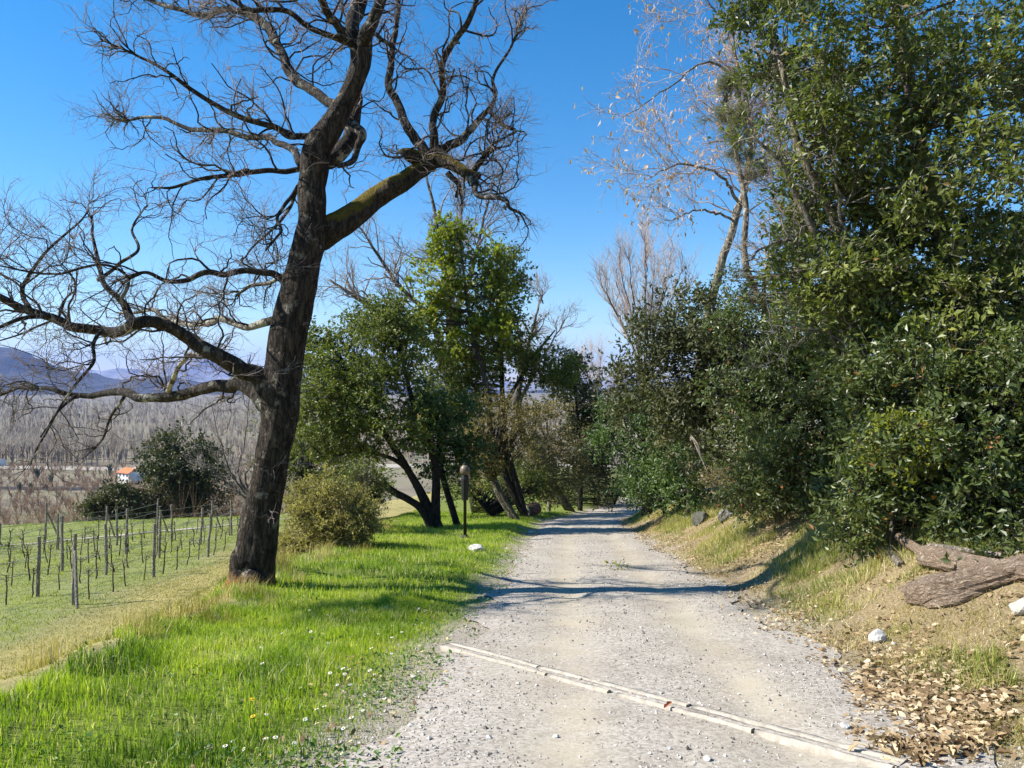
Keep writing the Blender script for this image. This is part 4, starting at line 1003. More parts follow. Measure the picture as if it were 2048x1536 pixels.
for ri, rx in enumerate(rows):
    y0 = 17.0 if ri == 0 else 15.2
    y1 = 33.2 + (rx + 14) * .55
    ys = np.arange(y0, y1 + .1, (y1 - y0) / max(3, round((y1 - y0) / 3.4)))
    tops = []
    for k, Y in enumerate(ys):
        x = rx + rng.normal(0, .05)
        z = G(x, Y); sc = rng.uniform(.88, 1.12)
        tops.append((x, Y, z, sc))
        if not inview(x, Y): continue
        last = k == len(ys) - 1; first = k == 0
        end = first or last
        o = bpy.data.objects.new("vineyard_post", pm[(ri + k) % 4]); COL.objects.link(o)
        o.location = (x, Y, z); o.scale = (1.0, 1.0, sc); o.rotation_euler = (rng.normal(0, .035), rng.normal(0, .035), rng.normal(0, .3))
        nth = NTH[len(ys) - 1 - k]
        lab = ("end post with strut at the %s end of the vine row " % ("far" if last else "near")) if end else "grey post %s from the far end of the vine row " % nth
        tag(o, lab + ORD[ri], "post", "vineyard posts")
        if end:
            s = 1 if last else -1
            V, fs = tubes(np.array([[[.22, s * .75, -.15], [0.12, s * .4, .5], [.02, .04 * s, 1.15]]]), np.full((1, 3), .035), 7, None, True)
            st = mesh_obj("strut", V, fs, M['post'], o)
    # wires of the row
    WP = []
    for hgt in (.62, .95, 1.3):
        WP.append([[x, Y, z + hgt * sc] for x, Y, z, sc in tops])
    WP = np.array(WP)
    n_ = 40
    WP2 = np.stack([np.stack([np.interp(np.linspace(0, 1, n_), np.linspace(0, 1, WP.shape[1]), WP[i, :, c]) for c in range(3)], -1) for i in range(3)])
    V, fs = tubes(WP2, np.full((3, n_), .008), 3)
    tag(mesh_obj("trellis_wire", V, fs, M['wire']), "thin wires strung along the vine row " + ORD[ri], "wire")
    for vi, Y in enumerate(np.arange(y1 - .5, y0 + .2, -.92)):
        x = rx + rng.normal(0, .04); Yj = Y + rng.normal(0, .08)
        if not inview(x, Yj): continue
        o = bpy.data.objects.new("grape_vine", vm[rng.integers(6)]); COL.objects.link(o)
        o.location = (x, Yj, G(x, Yj)); o.rotation_euler = (0, 0, rng.choice([0, math.pi]) + rng.normal(0, .2)); s = rng.uniform(.8, 1.15); o.scale = (s, s, s)
        tag(o, "pruned vine %s from the far end of the row " % NTH[min(vi, 21)] + ORD[ri], "vine", "vines along the wires")

# ------------------------------------------------------------------ lamp post
bp = hit(930, 1075)
lp = thing("garden_lamp", "black garden lamp post on the grass verge with pale dome head", "lamp", tuple(bp))
def lathe(prof, n=20, x=0, y=0):
    prof = np.array(prof, float); th = np.arange(n) * 2 * math.pi / n
    V = np.stack([x + prof[:, None, 0] * np.cos(th), y + prof[:, None, 0] * np.sin(th), np.repeat(prof[:, 1:2], n, 1)], -1)
    i = np.arange(V.shape[0] * n).reshape(-1, n)
    a, b_ = i[:-1], i[1:]
    q = np.stack([a, np.roll(a, -1, 1), np.roll(b_, -1, 1), b_], -1).reshape(-1, 4)
    return V.reshape(-1, 3), [q]
V, fs = lathe([(.0, -.2), (.045, -.2), (.042, 1.0), (.06, 1.02), (0, 1.02)]); mesh_obj("post", V, fs, M['lamp_black'], lp, smooth=True)
V, fs = lathe([(0, .0), (.11, .0), (.11, .03), (.05, .08), (0, .08)]); mesh_obj("foot", V, fs, M['lamp_black'], lp)
V, fs = lathe([(0, 1.02), (.085, 1.02), (.105, 1.25), (.11, 1.6), (.085, 1.72), (0, 1.72)], 10); mesh_obj("sleeve", V, fs, M['lamp_black'], lp)
M['opal'] = plain_mat("weathered_opal_glass", (.09, .065, .04), (.18, .13, .085), 8., .45, .1, .5)
V, fs = lathe([(0, 1.70), (.08, 1.71), (.13, 1.75), (.14, 1.82), (.12, 1.91), (.07, 1.97), (0, 1.99)], 20); mesh_obj("globe", V, fs, M['opal'], lp, smooth=True)
V, fs = lathe([(0, 1.985), (.055, 1.985), (.045, 2.03), (0, 2.05)], 12); mesh_obj("cap", V, fs, M['lamp_black'], lp)

# ------------------------------------------------------------------ rocks, log, stump
def rock_geo(r, seed, squash=.7, n=3, rough=.35):
    import bmesh
    bm = bmesh.new(); bmesh.ops.create_icosphere(bm, subdivisions=n, radius=1)
    V = np.array([v.co[:] for v in bm.verts]); Fc = np.array([[v.index for v in f.verts] for f in bm.faces]); bm.free()
    rng = np.random.default_rng(seed)
    for _ in range(7):                       # chop facets
        d = unit(rng.normal(size=3)); k = rng.uniform(.55, .9)
        t = V @ d; V = V - np.maximum(t - k, 0)[:, None] * d
    V = V * (1 + rough * (fbm(V[:, 0] * 2 + seed, V[:, 1] * 2 + V[:, 2] * 2.7, 4) - .5))[:, None]
    return V * np.array([1, rng.uniform(.75, 1.1), squash]) * r, [Fc]
def rock(name, label, px, py, r, seed, mat, squash=.7, cat="rock", sink=.25, group=None):
    p = hit(px, py)
    V, fs = rock_geo(r, seed, squash)
    o = mesh_obj(name, V, fs, M[mat]); o.location = (p[0], p[1], max(p[2], float(top_z(p[0], p[1]))) + r * squash * (1 - sink * 2))
    return tag(o, label, cat, group)
rock("white_rock", "white rock on the verge beside the lamp post", 952, 1103, .19, 1, 'white_stone', .55)
rock("white_rock", "pale upright rock on the right bank above the leaf pile", 1757, 1286, .085, 2, 'white_stone', .95)
rock("white_rock", "small white pebble next to the pale upright rock", 1788, 1290, .028, 3, 'white_stone', .7)
rock("boulder", "dark mossy boulder at the foot of the right hedge", 1398, 1048, .27, 4, 'dark_stone', .9)
rock("boulder", "grey lichen-covered boulder touching the dark one", 1452, 1040, .22, 5, 'grey_stone', .8)
rock("boulder", "pale limestone lump at the right frame edge below the bush", 2046, 1228, .10, 6, 'limestone', .8)
rock("white_rock", "flat white stone at the verge edge near the lamp post", 1062, 1066, .12, 7, 'white_stone', .4)
for i, (px, py, r) in enumerate([(418, 1500, .028), (466, 1488, .018), (612, 1443, .02), (590, 1492, .022), (1690, 1466, .03), (1112, 1480, .018), (1415, 1532, .022), (1300, 1520, .012), (700, 1372, .018), (826, 1356, .024), (808, 1338, .02), (838, 1346, .016), (770, 1400, .02), (1340, 1508, .012)]):
    rock("white_stone", ["small white stone in the foreground grass", "small white stone lying on the gravel or its edge"][0 if px < 660 else 1], px, py, r, 20 + i, 'white_stone', .6, "stone", .2, "white stones in the grass" if px < 660 else "white stones by the gravel")

# cut log at the end of the verge
p = hit(1052, 1034)
lg = thing("log_section", "short cut log with pale sawn end on the verge tip", "log", tuple(p))
ax = np.linspace(-.05, .85, 8); PP = np.stack([ax, ax * .25, np.full(8, .27)], -1)
V, fs = tubes(PP[None], np.full((1, 8), .29) * np.random.default_rng(3).uniform(.95, 1.05, (1, 8)), 18, np.random.default_rng(4).uniform(.93, 1.07, (1, 8, 18)), True)
M['red_bark'] = bark_mat("red_bark", (.12, .06, .035), (.34, .19, .12))
mesh_obj("bark", V, fs, M['red_bark'], lg, smooth=False)
M['sawn'] = plain_mat("sawn_wood", (.55, .47, .38), (.74, .68, .58), 4., bump=.1)
th = np.arange(18) * 2 * math.pi / 18
for k, (x_, r_) in enumerate(((-.062, .27), (-.068, .09))):
    V = np.concatenate([[[x_, x_ * .25, .27]], np.stack([np.full(18, x_) - np.sin(0), x_ * .25 + r_ * np.cos(th), .27 + r_ * np.sin(th)], -1), np.stack([np.full(18, x_ + .03), x_ * .25 + r_ * np.cos(th), .27 + r_ * np.sin(th)], -1)])
    i = np.arange(18); j = (i + 1) % 18
    mesh_obj("sawn_end" if k == 0 else "rotten_heart", V, [np.stack([np.zeros(18, int), 1 + i, 1 + j], -1), np.stack([1 + i, 1 + j, 19 + j, 19 + i], -1)], M['sawn'] if k == 0 else M['trunk_dark'], lg)
lg.rotation_euler[2] = .75

def stump(label, px, py, r, h, seed, mat):
    p = hit(px, py); rng = np.random.default_rng(seed)
    o = thing("tree_stump", label, "stump", tuple(p))
    z = np.linspace(-.1, h, 7)
    V, fs = tubes(np.stack([z * .15, z * 0, z], -1)[None], (r * np.array([1.4, 1.15, 1.03, 1, .98, .95, .92]))[None], 16, rng.uniform(.88, 1.12, (1, 7, 16)), True)
    mesh_obj("bark", V, fs, M[mat], o, smooth=True)
    V, fs = lathe([(0, h + .004), (r * .8, h + .004), (r * .86, h - .02)], 16, h * .15); mesh_obj("cut_face", V, fs, M['sawn'], o)
stump("brown stump at the right edge of the track bend", 1302, 1008, .22, .55, 5, 'red_bark')

# fallen dead wood on the right bank
dw = thing("fallen_log", "weathered fallen log with split root end on the right bank", "log")
def dead(name, pts, Y, mat, sides=16, seed=0, rn=.35, jag=.5):
    """dead wood: furrowed along its length, with ragged broken ends"""
    P = []; R = []
    for px, py, w, dy in pts:
        P.append(W(px, py, Y + dy)); R.append(w * .5 / F * (Y + dy))
    n = len(pts) * 8
    p, r = resample(np.array(P), R, n)
    rg = np.random.default_rng(seed + 50)
    th = np.linspace(0, 1, sides, endpoint=False) * 6.283
    u = np.linspace(0, len(pts) * .5, n)[:, None]
    fur = fbm(np.cos(th)[None] * 3.2 + u * .5 + seed, np.sin(th)[None] * 3.2 + u * .35 + 11, 3) - .5
    lum = fbm(u * 1.6 + np.cos(th)[None] * .8 + seed * 5, np.sin(th)[None] * .8 + 40 + u * 0, 2) - .5
    rnz = 1 + rn * (3.2 * fur + 1.6 * lum) + rg.normal(0, .02, (n, sides))
    V, fs = tubes(p[None], r[None], sides, rnz[None], False)
    V = V.reshape(n, sides, 3)
    for e, inner, sg in ((0, 1, -1), (n - 1, n - 2, 1)):
        ax_ = unit(p[e] - p[inner]); V[e] += ax_ * (rg.uniform(0, jag, sides) * r[e] * 1.2)[:, None]
    cap0 = p[0] + unit(p[1] - p[0]) * r[0] * .5; cap1 = p[-1] - unit(p[-1] - p[-2]) * r[-1] * .5
    V = np.concatenate([V.reshape(-1, 3), [cap0, cap1]])
    a = np.arange(sides); b_ = (a + 1) % sides
    tri = np.concatenate([np.stack([b_, a, np.full(sides, n * sides)], -1), np.stack([(n - 1) * sides + a, (n - 1) * sides + b_, np.full(sides, n * sides + 1)], -1)])
    mesh_obj(name, V, fs + [tri], M[mat], dw, smooth=False)
def lay(pts, lift=.30, back=0.):
    """depths where the bank carries each point; returns (px, py, w, Y)"""
    return [(px, py, w, hit(px, py + w * lift, 2., 14.)[1] + back) for px, py, w in pts]
dead("root_end", lay([(1832, 1184, 48), (1862, 1180, 58), (1905, 1172, 56), (1950, 1160, 50), (2000, 1146, 46), (2060, 1130, 42), (2120, 1114, 38)], .46), 0, 'log', 32, 1, .17, 1.0)
dead("root_spur", lay([(1840, 1204, 14), (1868, 1206, 20), (1910, 1200, 20), (1950, 1186, 14), (1985, 1170, 8)], .46), 0, 'log', 16, 8, .2, .8)
dead("log", lay([(1852, 1114, 42), (1880, 1118, 44), (1920, 1125, 42), (1960, 1132, 40), (2010, 1140, 36), (2080, 1146, 32)], .46), 0, 'log', 28, 2, .13, .5)
dead("broken_branch", lay([(1762, 1062, 10), (1786, 1068, 15), (1812, 1083, 17), (1842, 1100, 18), (1875, 1112, 20)], 1.2), 0, 'log', 14, 3, .15)
dead("bleached_branch", lay([(1850, 1090, 9), (1890, 1095, 12), (1950, 1103, 12), (2005, 1110, 9)], 1.3), 0, 'dead_pale', 12, 4, .12)
dead("broken_branch", lay([(1772, 1096, 11), (1788, 1114, 15), (1802, 1130, 13)], .5), 0, 'dead_pale', 12, 5, .15)
# pale dead sticks leaning in the hedge
st1 = thing("dead_stick", "pale forked dead stick leaning in the middle of the hedge", "branch")
for pts in ([(1385, 875, 16.6, .022), (1400, 910, 16.4, .02), (1418, 950, 16.3, .016)], [(1383, 872, 16.6, .02), (1395, 888, 16.3, .016), (1402, 912, 16.2, .01)]):
    p_, r_ = resample(np.array([W(*q[:3]) for q in pts]), [q[3] for q in pts], 10)
    V, fs = tubes(p_[None], r_[None], 6, None, True); mesh_obj("stem", V, fs, M['dead_pale'], st1, smooth=True)

# ------------------------------------------------------------------ drain channel across the road
A = hit(890, 1296); B = hit(1800, 1542)
dch = thing("drain_channel", "pale old drainage channel crossing the gravel track diagonally", "drain")
dirv = unit(B - A); nrm = np.array([-dirv[1], dirv[0], 0]); Ln = np.linalg.norm(B - A)
def strip(off, wid, h0, h1, name, mat, breaks, seed):
    rng = np.random.default_rng(seed)
    for (s0, s1) in breaks:
        n = max(6, int((s1 - s0) / .05)); s = np.linspace(s0, s1, n)
        c = A + dirv * s[:, None]; wob = (fbm(s * 2 + seed, s * 0, 3) - .5) * .03
        prof = [(-wid / 2, h0), (-wid * .38, h1 * .85), (0, h1), (wid * .38, h1 * .85), (wid / 2, h0)]
        V = []
        for k, (u, h) in enumerate(prof):
            q = c + nrm * (off + u + wob + rng.normal(0, .003, n))[:, None]
            zz = zr(q[:, 1]) + .013 + h + (fbm(s * 6 + seed * 3 + k, s * 0 + 4, 3) - .5) * .014
            V.append(np.stack([q[:, 0], q[:, 1], zz], -1))
        V = np.stack(V, 1); i = np.arange(n * 5).reshape(n, 5)
        q = np.stack([i[:-1, :-1], i[1:, :-1], i[1:, 1:], i[:-1, 1:]], -1).reshape(-1, 4)
        mesh_obj(name, V.reshape(-1, 3), [q, i[:1, ::-1].copy(), i[-1:, :].copy()], M[mat], dch, smooth=True)
strip(-.075, .055, -.02, .030, "edge_bar", 'concrete', [(0.05, Ln * .36), (Ln * .365, Ln * .52), (Ln * .54, Ln * .80), (Ln * .805, Ln)], 1)
strip(.065, .075, -.02, .026, "edge_bar", 'concrete', [(0, Ln * .30), (Ln * .305, Ln * .66), (Ln * .67, Ln)], 2)
strip(-.005, .10, .0, .018, "silted_bed", 'road', [(0, Ln)], 3)

# ------------------------------------------------------------------ grass
def grass(name, label, xs, ys, h, w, mat, seed, lean=.35, segs=2, cl=None, kind="stuff", rpow=1.0, zoff=0.):
    rng = np.random.default_rng(seed); n = len(xs)
    z = ground_z(xs, ys) + zoff
    a = rng.uniform(0, 2 * math.pi, n); la = rng.uniform(0, 2 * math.pi, n)
    l = np.abs(rng.normal(0, lean, n)) * h
    side = np.stack([np.cos(a), np.sin(a), a * 0], -1) * (w * .5)[:, None]
    base = np.stack([xs, ys, z - .01], -1)
    ld = np.stack([np.cos(la), np.sin(la), la * 0], -1)
    tip = base + ld * l[:, None] + np.array([0, 0, 1]) * (h * .95)[:, None]
    if segs == 2:
        mid = base + ld * (l * .28)[:, None] + np.array([0, 0, 1]) * (h * .58)[:, None]
        V = np.stack([base - side, base + side, mid + side * .75, mid - side * .75, tip], 1)
        i = np.arange(n)[:, None] * 5
        T = np.concatenate([i + np.array([[0, 1, 2]]), i + np.array([[0, 2, 3]]), i + np.array([[3, 2, 4]])], 1).reshape(-1, 3); k = 3
    else:
        V = np.stack([base - side, base + side, tip], 1)
        i = np.arange(n)[:, None] * 3; T = i + np.array([[0, 1, 2]]); k = 1
    patch = fbm(xs * 1.7 + seed, ys * 1.7, 3)
    rnd = np.clip(.5 * rng.random(n) + 1.15 * (patch - .30), 0, .93) ** rpow
    rnd = np.where(rng.random(n) < .05 + .16 * (fbm(xs * 2.3 + 9, ys * 2.3, 3) > .56), 1., rnd)
    return tag(mesh_obj(name, V.reshape(-1, 3), T, M[mat], attrs={"rnd": ('FACE', 'FLOAT', np.repeat(rnd, k))}), label, kind=kind)

def scatter(n, xr, yr, rng, ypow=1.0):
    u = rng.random(n) ** ypow
    return rng.uniform(*xr, n), yr[0] + (yr[1] - yr[0]) * u
def dist(x, Y):
    return x - road_c(np.clip(Y, -40, 60)), crest(Y) - x
rng = np.random.default_rng(77)
# foreground verge
x, y = scatter(210000, (-5.2, .8), (2.6, 9.5), rng)
d, c = dist(x, y); nz = fbm(x * 1.5, y * 1.5, 4); nz2 = fbm(x * .8 + 50, y * .8, 3)
dl = -1.45 - d
k = (dl > (nz - .5) * 1.0) & (c < .05 + (nz - .5)) & (rng.random(len(x)) < np.clip(.15 + dl * .9, 0, 1) * np.clip(.45 + (nz2 - .28) * 3, .4, 1)) & (np.abs(x) / y < .78)
x, y, dl, nz2 = x[k], y[k], dl[k], nz2[k]
h = (.026 + .08 * sstep(.1, 1.1, dl) * (.25 + 1.5 * np.clip(fbm(x * 2.6 + 8, y * 2.6, 3) - .2, 0, 1))) * rng.uniform(.45, 1.45, len(x))
grass("verge_grass", "lush bright green grass on the foreground verge", x, y, h, rng.uniform(.004, .008, len(x)), 'grass', 1)
x, y = scatter(150000, (-6.5, 3.2), (9.2, 40), rng, 1.3)
d, c = dist(x, y); nz = fbm(x * 1.5, y * 1.5, 4); nz2 = fbm(x * .8 + 50, y * .8, 3); dl = -1.45 - d
k = (dl > (nz - .5) * 1.0) & (c < .5) & (rng.random(len(x)) < np.clip(.15 + dl * .9, 0, 1) * np.clip(.3 + (nz2 - .25) * 3, .15, 1))
x, y, dl = x[k], y[k], dl[k]
h = (.035 + .07 * sstep(.1, 1.1, dl)) * rng.uniform(.5, 1.3, len(x))
grass("verge_grass", "green grass on the far part of the verge around the lamp", x, y, h, rng.uniform(.008, .016, len(x)) * (1 + y * .02), 'grass', 2, segs=1)
x, y = scatter(30000, (-4.6, .6), (2.6, 16), rng, 1.4)
d, c = dist(x, y); dl = -1.45 - d; nz = fbm(x * 2.1 + 90, y * 2.1, 3)
k = (dl > -.05) & (c < 0) & (rng.random(len(x)) < np.clip((nz - .5) * 7, 0, 1) * (1.1 - .6 * sstep(.4, 1.6, dl))) & (np.abs(x) / y < .78)
x, y = x[k], y[k]; n_ = len(x)
Pw = np.stack([x, y, ground_z(x, y) + rng.uniform(.005, .05, n_)], -1)
aw = rng.uniform(0, 6.28, n_)
V, Fc = leaf_geo(Pw, np.stack([np.cos(aw), np.sin(aw), aw * 0 + .25], -1), .038, .55, rng, 1.0)
tag(mesh_obj("clover_weeds", V, Fc, M['leaf_weed'], attrs={"rnd": ('FACE', 'FLOAT', np.repeat(rng.random(n_), 2))}), "low broad-leaved weeds and clover in the verge", kind="stuff")
# tall tussocks along the crest
tn = 70; ty = rng.uniform(5, 24, tn) ** 1.0; tx = crest(ty) + rng.normal(0, .3, tn)
i = np.repeat(np.arange(tn), 60); x = tx[i] + rng.normal(0, .09, len(i)); y = ty[i] + rng.normal(0, .09, len(i))
grass("tussock_grass", "dry straw-coloured tussocks along the edge of the verge", x, y, rng.uniform(.10, .30, len(i)), rng.uniform(.004, .008, len(i)), 'grass_dry', 3, .45)
# dry band below the crest
x, y = scatter(200000, (-14, -3), (5, 36), rng, 1.2)
d, c = dist(x, y)
bandm = sstep(-.15, .4, c) * (1 - sstep(4.4, 6.6, c + (fbm(x * .6, y * .6, 3) - .5) * 3))
k = (rng.random(len(x)) < bandm) & (np.abs(x) / y < .8)
x, y = x[k], y[k]
grass("dry_grass", "tan dry grass on the slope between verge and vineyard", x, y, rng.uniform(.02, .075, len(x)), rng.uniform(.006, .014, len(x)) * (1 + y * .02), 'grass_band', 4, .6, 1)
# vineyard grass
x, y = scatter(210000, (-32, -5.5), (8, 42), rng, 1.1)
d, c = dist(x, y)
k = (rng.random(len(x)) < sstep(4.6, 6.4, c + (fbm(x * .6, y * .6, 3) - .5) * 2.4) * np.clip(.35 + (fbm(x * .9, y * .5, 3) - .3) * 2.5, .15, 1)) & (np.abs(x) / y < .78)
x, y = x[k], y[k]
grass("vineyard_grass", "short green grass between the vine rows", x, y, rng.uniform(.03, .09, len(x)), rng.uniform(.010, .022, len(x)) * (1 + y * .01), 'grass_vine', 5, .5, 1)
# right bank
x, y = scatter(360000, (1.6, 8), (3.2, 38), rng, 1.6)
d, c = dist(x, y); dr = d - 1.45; nz = fbm(x * 1.3 + 7, y * 1.3, 4)
k = (dr > (nz - .5) * .9) & (dr < 3.2) & (rng.random(len(x)) < np.clip(.2 + dr * .6, 0, 1) * np.clip((nz - .33) * 5, .12, 1) * (1 - .35 * sstep(1.8, 3., dr))) & (np.abs(x) / y < .8)
x, y, dr, nz = x[k], y[k], dr[k], nz[k]
h = (.03 + .12 * sstep(.2, 1., dr) * sstep(.42, .62, nz)) * rng.uniform(.5, 1.4, len(x))
grass("bank_grass", "mixed green and straw grass on the right bank", x, y, h, rng.uniform(.005, .010, len(x)) * (1 + y * .03), 'grass_bank', 6, .55, 1)

x, y = scatter(230000, (1.6, 8), (3.0, 34), rng, 2.2)
d, c = dist(x, y); dr = d - 1.5; nz = fbm(x * 1.6 + 47, y * 1.6, 4)
k = (dr > .1 + (nz - .5)) & (dr < 3.6) & (rng.random(len(x)) < np.clip((nz - .36) * 4, .1, 1)) & (np.abs(x) / y < .8)
x, y, nz = x[k], y[k], nz[k]
grass("straw_grass", "thin straw grass matted over the right bank", x, y, rng.uniform(.02, .07, len(x)) * (.6 + nz), rng.uniform(.004, .008, len(x)) * (1 + y * .03), 'grass_dry', 9, .9, 1)

# ------------------------------------------------------------------ leaf litter and leaf pile
def flat_leaves(xs, ys, size, rng, lift=.012, tilt=.45):
    n = len(xs); z = ground_z(xs, ys) + lift
    P = np.stack([xs, ys, z], -1)
    a = rng.uniform(0, 2 * math.pi, n)
    ax_ = np.stack([np.cos(a), np.sin(a), rng.normal(0, tilt, n)], -1); ax_ = unit(ax_)
    nn = unit(np.stack([rng.normal(0, tilt, n), rng.normal(0, tilt, n), np.ones(n)], -1)); nn = unit(nn - (nn * ax_).sum(1, keepdims=True) * ax_)
    b = np.cross(nn, ax_); s = (size * rng.uniform(.6, 1.3, n))[:, None]; w = s * .5
    V = np.stack([P - ax_ * s * .5, P - ax_ * s * .1 + b * w * .5 + nn * w * .3, P + ax_ * s * .25 + b * w * .42 + nn * w * .25, P + ax_ * s * .5 + nn * s * .12, P + ax_ * s * .25 - b * w * .42 + nn * w * .25, P - ax_ * s * .1 - b * w * .5 + nn * w * .3], 1)
    i = np.arange(n)[:, None] * 6
    T = np.concatenate([i + np.array([[0, 1, 5]]), i + np.array([[1, 2, 5]]), i + np.array([[2, 4, 5]]), i + np.array([[2, 3, 4]])], 1).reshape(-1, 3)
    return V.reshape(-1, 3), T
rng = np.random.default_rng(91)
x, y = scatter(42000, (1.2, 9), (3.2, 36), rng, 1.5)
d, c = dist(x, y); dr = d - 1.4; nz = fbm(x * 1.1 + 70, y * 1.1, 4)
k = (dr > -.15 + (nz - .5)) & (dr < 3.4) & (rng.random(len(x)) < np.clip((nz - .38) * 5, .10, 1)) & (np.abs(x) / y < .8)
x, y = x[k], y[k]
V, T = flat_leaves(x, y, .055, rng, .02)
tag(mesh_obj("leaf_litter", V, T, M['litter'], attrs={"rnd": ('FACE', 'FLOAT', np.repeat(rng.random(len(x)), 4))}), "fallen brown leaves strewn over the right bank", kind="stuff")
x, y = scatter(2600, (-5, 1.5), (3., 24), rng, 1.6)
d, c = dist(x, y); dl = -1.45 - d
k = (dl > -.2) & (dl < 1.2) ; x, y = x[k], y[k]
V, T = flat_leaves(x, y, .045, rng, .02)
tag(mesh_obj("leaf_litter", V, T, M['litter'], attrs={"rnd": ('FACE', 'FLOAT', np.repeat(rng.random(len(x)), 4))}), "scattered dry leaves along the grassy left road edge", kind="stuff")
# the pile by the right edge
c0 = hit(1860, 1410)
pile = thing("leaf_pile", "heap of brown fallen oak leaves at the right road edge", "leaf pile", tuple(c0))
def lobed(rng, s):
    """one oak leaf with lobes, curled"""
    t = np.linspace(0, 1, 6); wv = np.array([.05, .34, .22, .40, .26, .04]) * s
    up = rng.uniform(.1, .5) * s; c_ = rng.uniform(-.25, .35) * s
    Lf = np.stack([t * s - s / 2, wv * .5, wv * up / s * 2 + c_ * (t - .5) ** 2 * 2], -1); Rt = Lf * np.array([1, -1, 1]); Md = np.stack([t * s - s / 2, t * 0, c_ * (t - .5) ** 2 * 2], -1)
    V = np.concatenate([Lf, Md, Rt]); i = np.arange(5)
    return V, [np.concatenate([np.stack([i, i + 1, i + 7, i + 6], -1), np.stack([i + 6, i + 7, i + 13, i + 12], -1)])]
variants = []
rl = np.random.default_rng(8)
for v in range(10):
    V, fs = lobed(rl, .072)
    variants.append(mesh_obj("dry_leaf", V, fs, M['litter'], attrs={"rnd": ('FACE', 'FLOAT', np.full(10, v / 9.))}, mesh_only=True))
pts = []
while len(pts) < 2300:
    px = rl.uniform(1690, 2060); py = rl.uniform(1300, 1545)
    if ((px - 1850) / 165) ** 2 + ((py - 1415) / 120) ** 2 > 1 + rl.normal() * .25: continue
    pts.append((px, py))
HP = np.array([hit(px, py, 2.0, 9.0) for px, py in pts])
HP[:, 2] += np.random.default_rng(4).uniform(.008, .055, len(HP))
order = np.argsort(HP[:, 1])
for i in order[:300]:
    o = bpy.data.objects.new("dry_leaf", variants[rl.integers(10)]); COL.objects.link(o); o.parent = pile
    o.location = HP[i] - c0; o.rotation_euler = (rl.normal(0, .35), rl.normal(0, .35), rl.uniform(0, 6.28)); s = rl.uniform(.5, 1.2); o.scale = (s, s, s)
rest = HP[order[300:]]
V, T = flat_leaves(rest[:, 0], rest[:, 1], .062, rl, .02, .45)
tag(mesh_obj("leaves", V - c0, T, M['litter'], pile, attrs={"rnd": ('FACE', 'FLOAT', np.repeat(rl.random(len(rest)), 4))}), kind="stuff")
# single leaf and weed on the road
p = hit(1336, 1428)
M['russet'] = plain_mat("russet_leaf", (.22, .07, .03), (.40, .15, .07), 20.)
V, fs = lobed(np.random.default_rng(2), .075); o = mesh_obj("dry_leaf", V, fs, M['russet']); o.location = (p[0], p[1], p[2] + .055); o.rotation_euler = (.3, -.3, .6)
tag(o, "single russet leaf lying on the drainage channel", "leaf")
p = hit(1232, 1143)
p[2] = float(top_z(p[0], p[1]))
wd = thing("weed", "small yellowish weed growing in the middle of the track", "plant", tuple(p))
rl = np.random.default_rng(12)
Pt = rl.normal(size=(46, 3)) * np.array([.11, .06, .03]) + np.array([0, 0, .07])
V, Fc = leaf_geo(Pt, unit(Pt), .07, .4, rl, .4); mesh_obj("leaves", V, Fc, M['leaf_lime'], wd, attrs={"rnd": ('FACE', 'FLOAT', np.repeat(rl.random(46), 2))})

# ------------------------------------------------------------------ gravel
import itertools
oct_V = np.array([[1, 0, 0], [-1, 0, 0], [0, 1, 0], [0, -1, 0], [0, 0, 1], [0, 0, -1]], float)
oct_F = np.array([[0, 2, 4], [2, 1, 4], [1, 3, 4], [3, 0, 4]])
rng = np.random.default_rng(15)
n = 60000
y = 2.6 + 26 * rng.random(n) ** 2.0
dd = rng.uniform(-2.0, 2.3, n)
x = road_c(y) + dd
trk = np.exp(-((np.abs(dd - .05) - .62) / .26) ** 2)
k = (rng.random(n) < (1 - .75 * trk) * np.clip(.35 + (fbm(x * 1.4 + 3, y * 1.4, 3) - .3) * 2.2, .1, 1)) & (np.abs(x) / y < .78)
x, y = x[k], y[k]; n = len(x)
r = np.minimum(.0042 * np.exp(rng.normal(0, .45, n)), .016) * (1 + y * .03)
z = top_z(x, y) + r * .25
S = r[:, None] * rng.uniform(.7, 1.35, (n, 3)) * np.array([1, 1, .75])
a = rng.uniform(0, 6.28, n)
V = oct_V[None] * S[:, None] + rng.normal(size=(n, 6, 3)) * (r * .18)[:, None, None]
ca, sa_ = np.cos(a)[:, None], np.sin(a)[:, None]
V = np.stack([V[..., 0] * ca - V[..., 1] * sa_, V[..., 0] * sa_ + V[..., 1] * ca, V[..., 2]], -1) + np.stack([x, y, z], -1)[:, None]
T = (np.arange(n)[:, None, None] * 6 + oct_F[None]).reshape(-1, 3)
tag(mesh_obj("gravel", V.reshape(-1, 3), T, M['pebble'], attrs={"rnd": ('FACE', 'FLOAT', np.repeat(rng.random(n), 4))}), "loose grey and white gravel strewn over the track", kind="stuff")

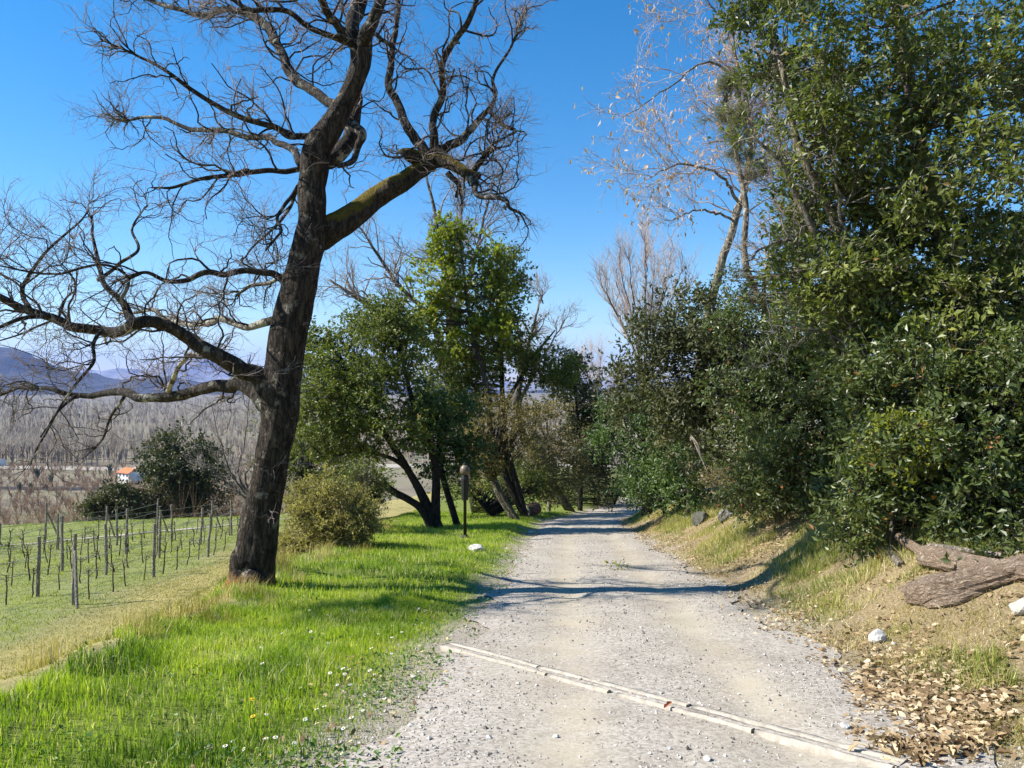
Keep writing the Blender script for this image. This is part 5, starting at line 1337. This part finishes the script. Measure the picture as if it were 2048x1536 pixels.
# ------------------------------------------------------------------ flowers
M['petal'] = plain_mat("white_petal", (.74, .73, .74), (.84, .83, .84), 20., .6, 0)
M['yolk'] = plain_mat("yellow_disc", (.62, .42, .02), (.74, .52, .03), 20., .6, 0)
M['stem'] = plain_mat("flower_stem", (.06, .12, .02), (.10, .18, .03), 20., .6, 0)
def daisy_meshes(pet, r, np_, h):
    th = np.arange(np_) * 2 * math.pi / np_; d1 = .9 * math.pi / np_
    V = [];
    for t in th:
        V += [[r * .2 * math.cos(t), r * .2 * math.sin(t), h], [r * .75 * math.cos(t - d1), r * .75 * math.sin(t - d1), h + .002], [r * math.cos(t), r * math.sin(t), h + .001], [r * .75 * math.cos(t + d1), r * .75 * math.sin(t + d1), h + .002]]
    P = mesh_obj("petals", np.array(V), np.arange(np_ * 4).reshape(-1, 4), pet, mesh_only=True)
    V, fs = lathe([(r * .34, h + .001), (r * .28, h + .007), (0, h + .009)], 8); C_ = mesh_obj("centre", V, fs, M['yolk'], mesh_only=True)
    V, fs = tubes(np.array([[[0, 0, -.02], [.004, 0, h * .5], [0, 0, h]]]), np.full((1, 3), .0016), 4); S_ = mesh_obj("stem", V, fs, M['stem'], mesh_only=True)
    return P, C_, S_
DM = daisy_meshes(M['petal'], .015, 9, .075); YM = daisy_meshes(M['yolk'], .02, 12, .10)
rl = np.random.default_rng(33)
def flower(px, py, meshes, name, label, group, s):
    p = hit(px, py + 6)
    o = thing(name, label, "flower", tuple(p), group)
    for nm, me in zip(("petals", "centre", "stem"), meshes):
        c_ = bpy.data.objects.new(nm, me); COL.objects.link(c_); c_.parent = o
    o.rotation_euler = (rl.normal(0, .25) + .25, rl.normal(0, .25) - .2, rl.uniform(0, 6)); o.scale = (s, s, s)
fl = []
while len(fl) < 66:
    px = rl.uniform(330, 960); py = rl.uniform(1215, 1530)
    edge_px = np.interp(py, [1200, 1300, 1536], [960, 880, 720])
    if px > edge_px - 10 or px < edge_px - 420 or rl.random() > np.exp(-((edge_px - px - 90) / 220) ** 2): continue
    fl.append((px, py))
for px, py in fl:
    flower(px, py, DM, "daisy", "little white daisy in the bright verge grass", "daisies in the verge grass", rl.uniform(.7, 1.15))
flower(497, 1425, YM, "dandelion", "yellow dandelion in the foreground grass, upper of the pair", "dandelions", 1.0)
flower(514, 1456, YM, "dandelion", "yellow dandelion in the foreground grass, lower of the pair", "dandelions", .9)

# ------------------------------------------------------------------ haze
m, nt, out = new_mat("haze_air")
pv = nd(nt, "ShaderNodeVolumePrincipled"); pv.inputs['Color'].default_value = (.25, .42, 1.0, 1)
pv.inputs['Density'].default_value = .00007; pv.inputs['Anisotropy'].default_value = .1
L(nt, pv, 0, out, 'Volume')
V, fs = box((-16000, -420, -75), (16000, 17000, 640))
tag(mesh_obj("haze", V, fs, m), "thin blue haze over the valley", kind="stuff")
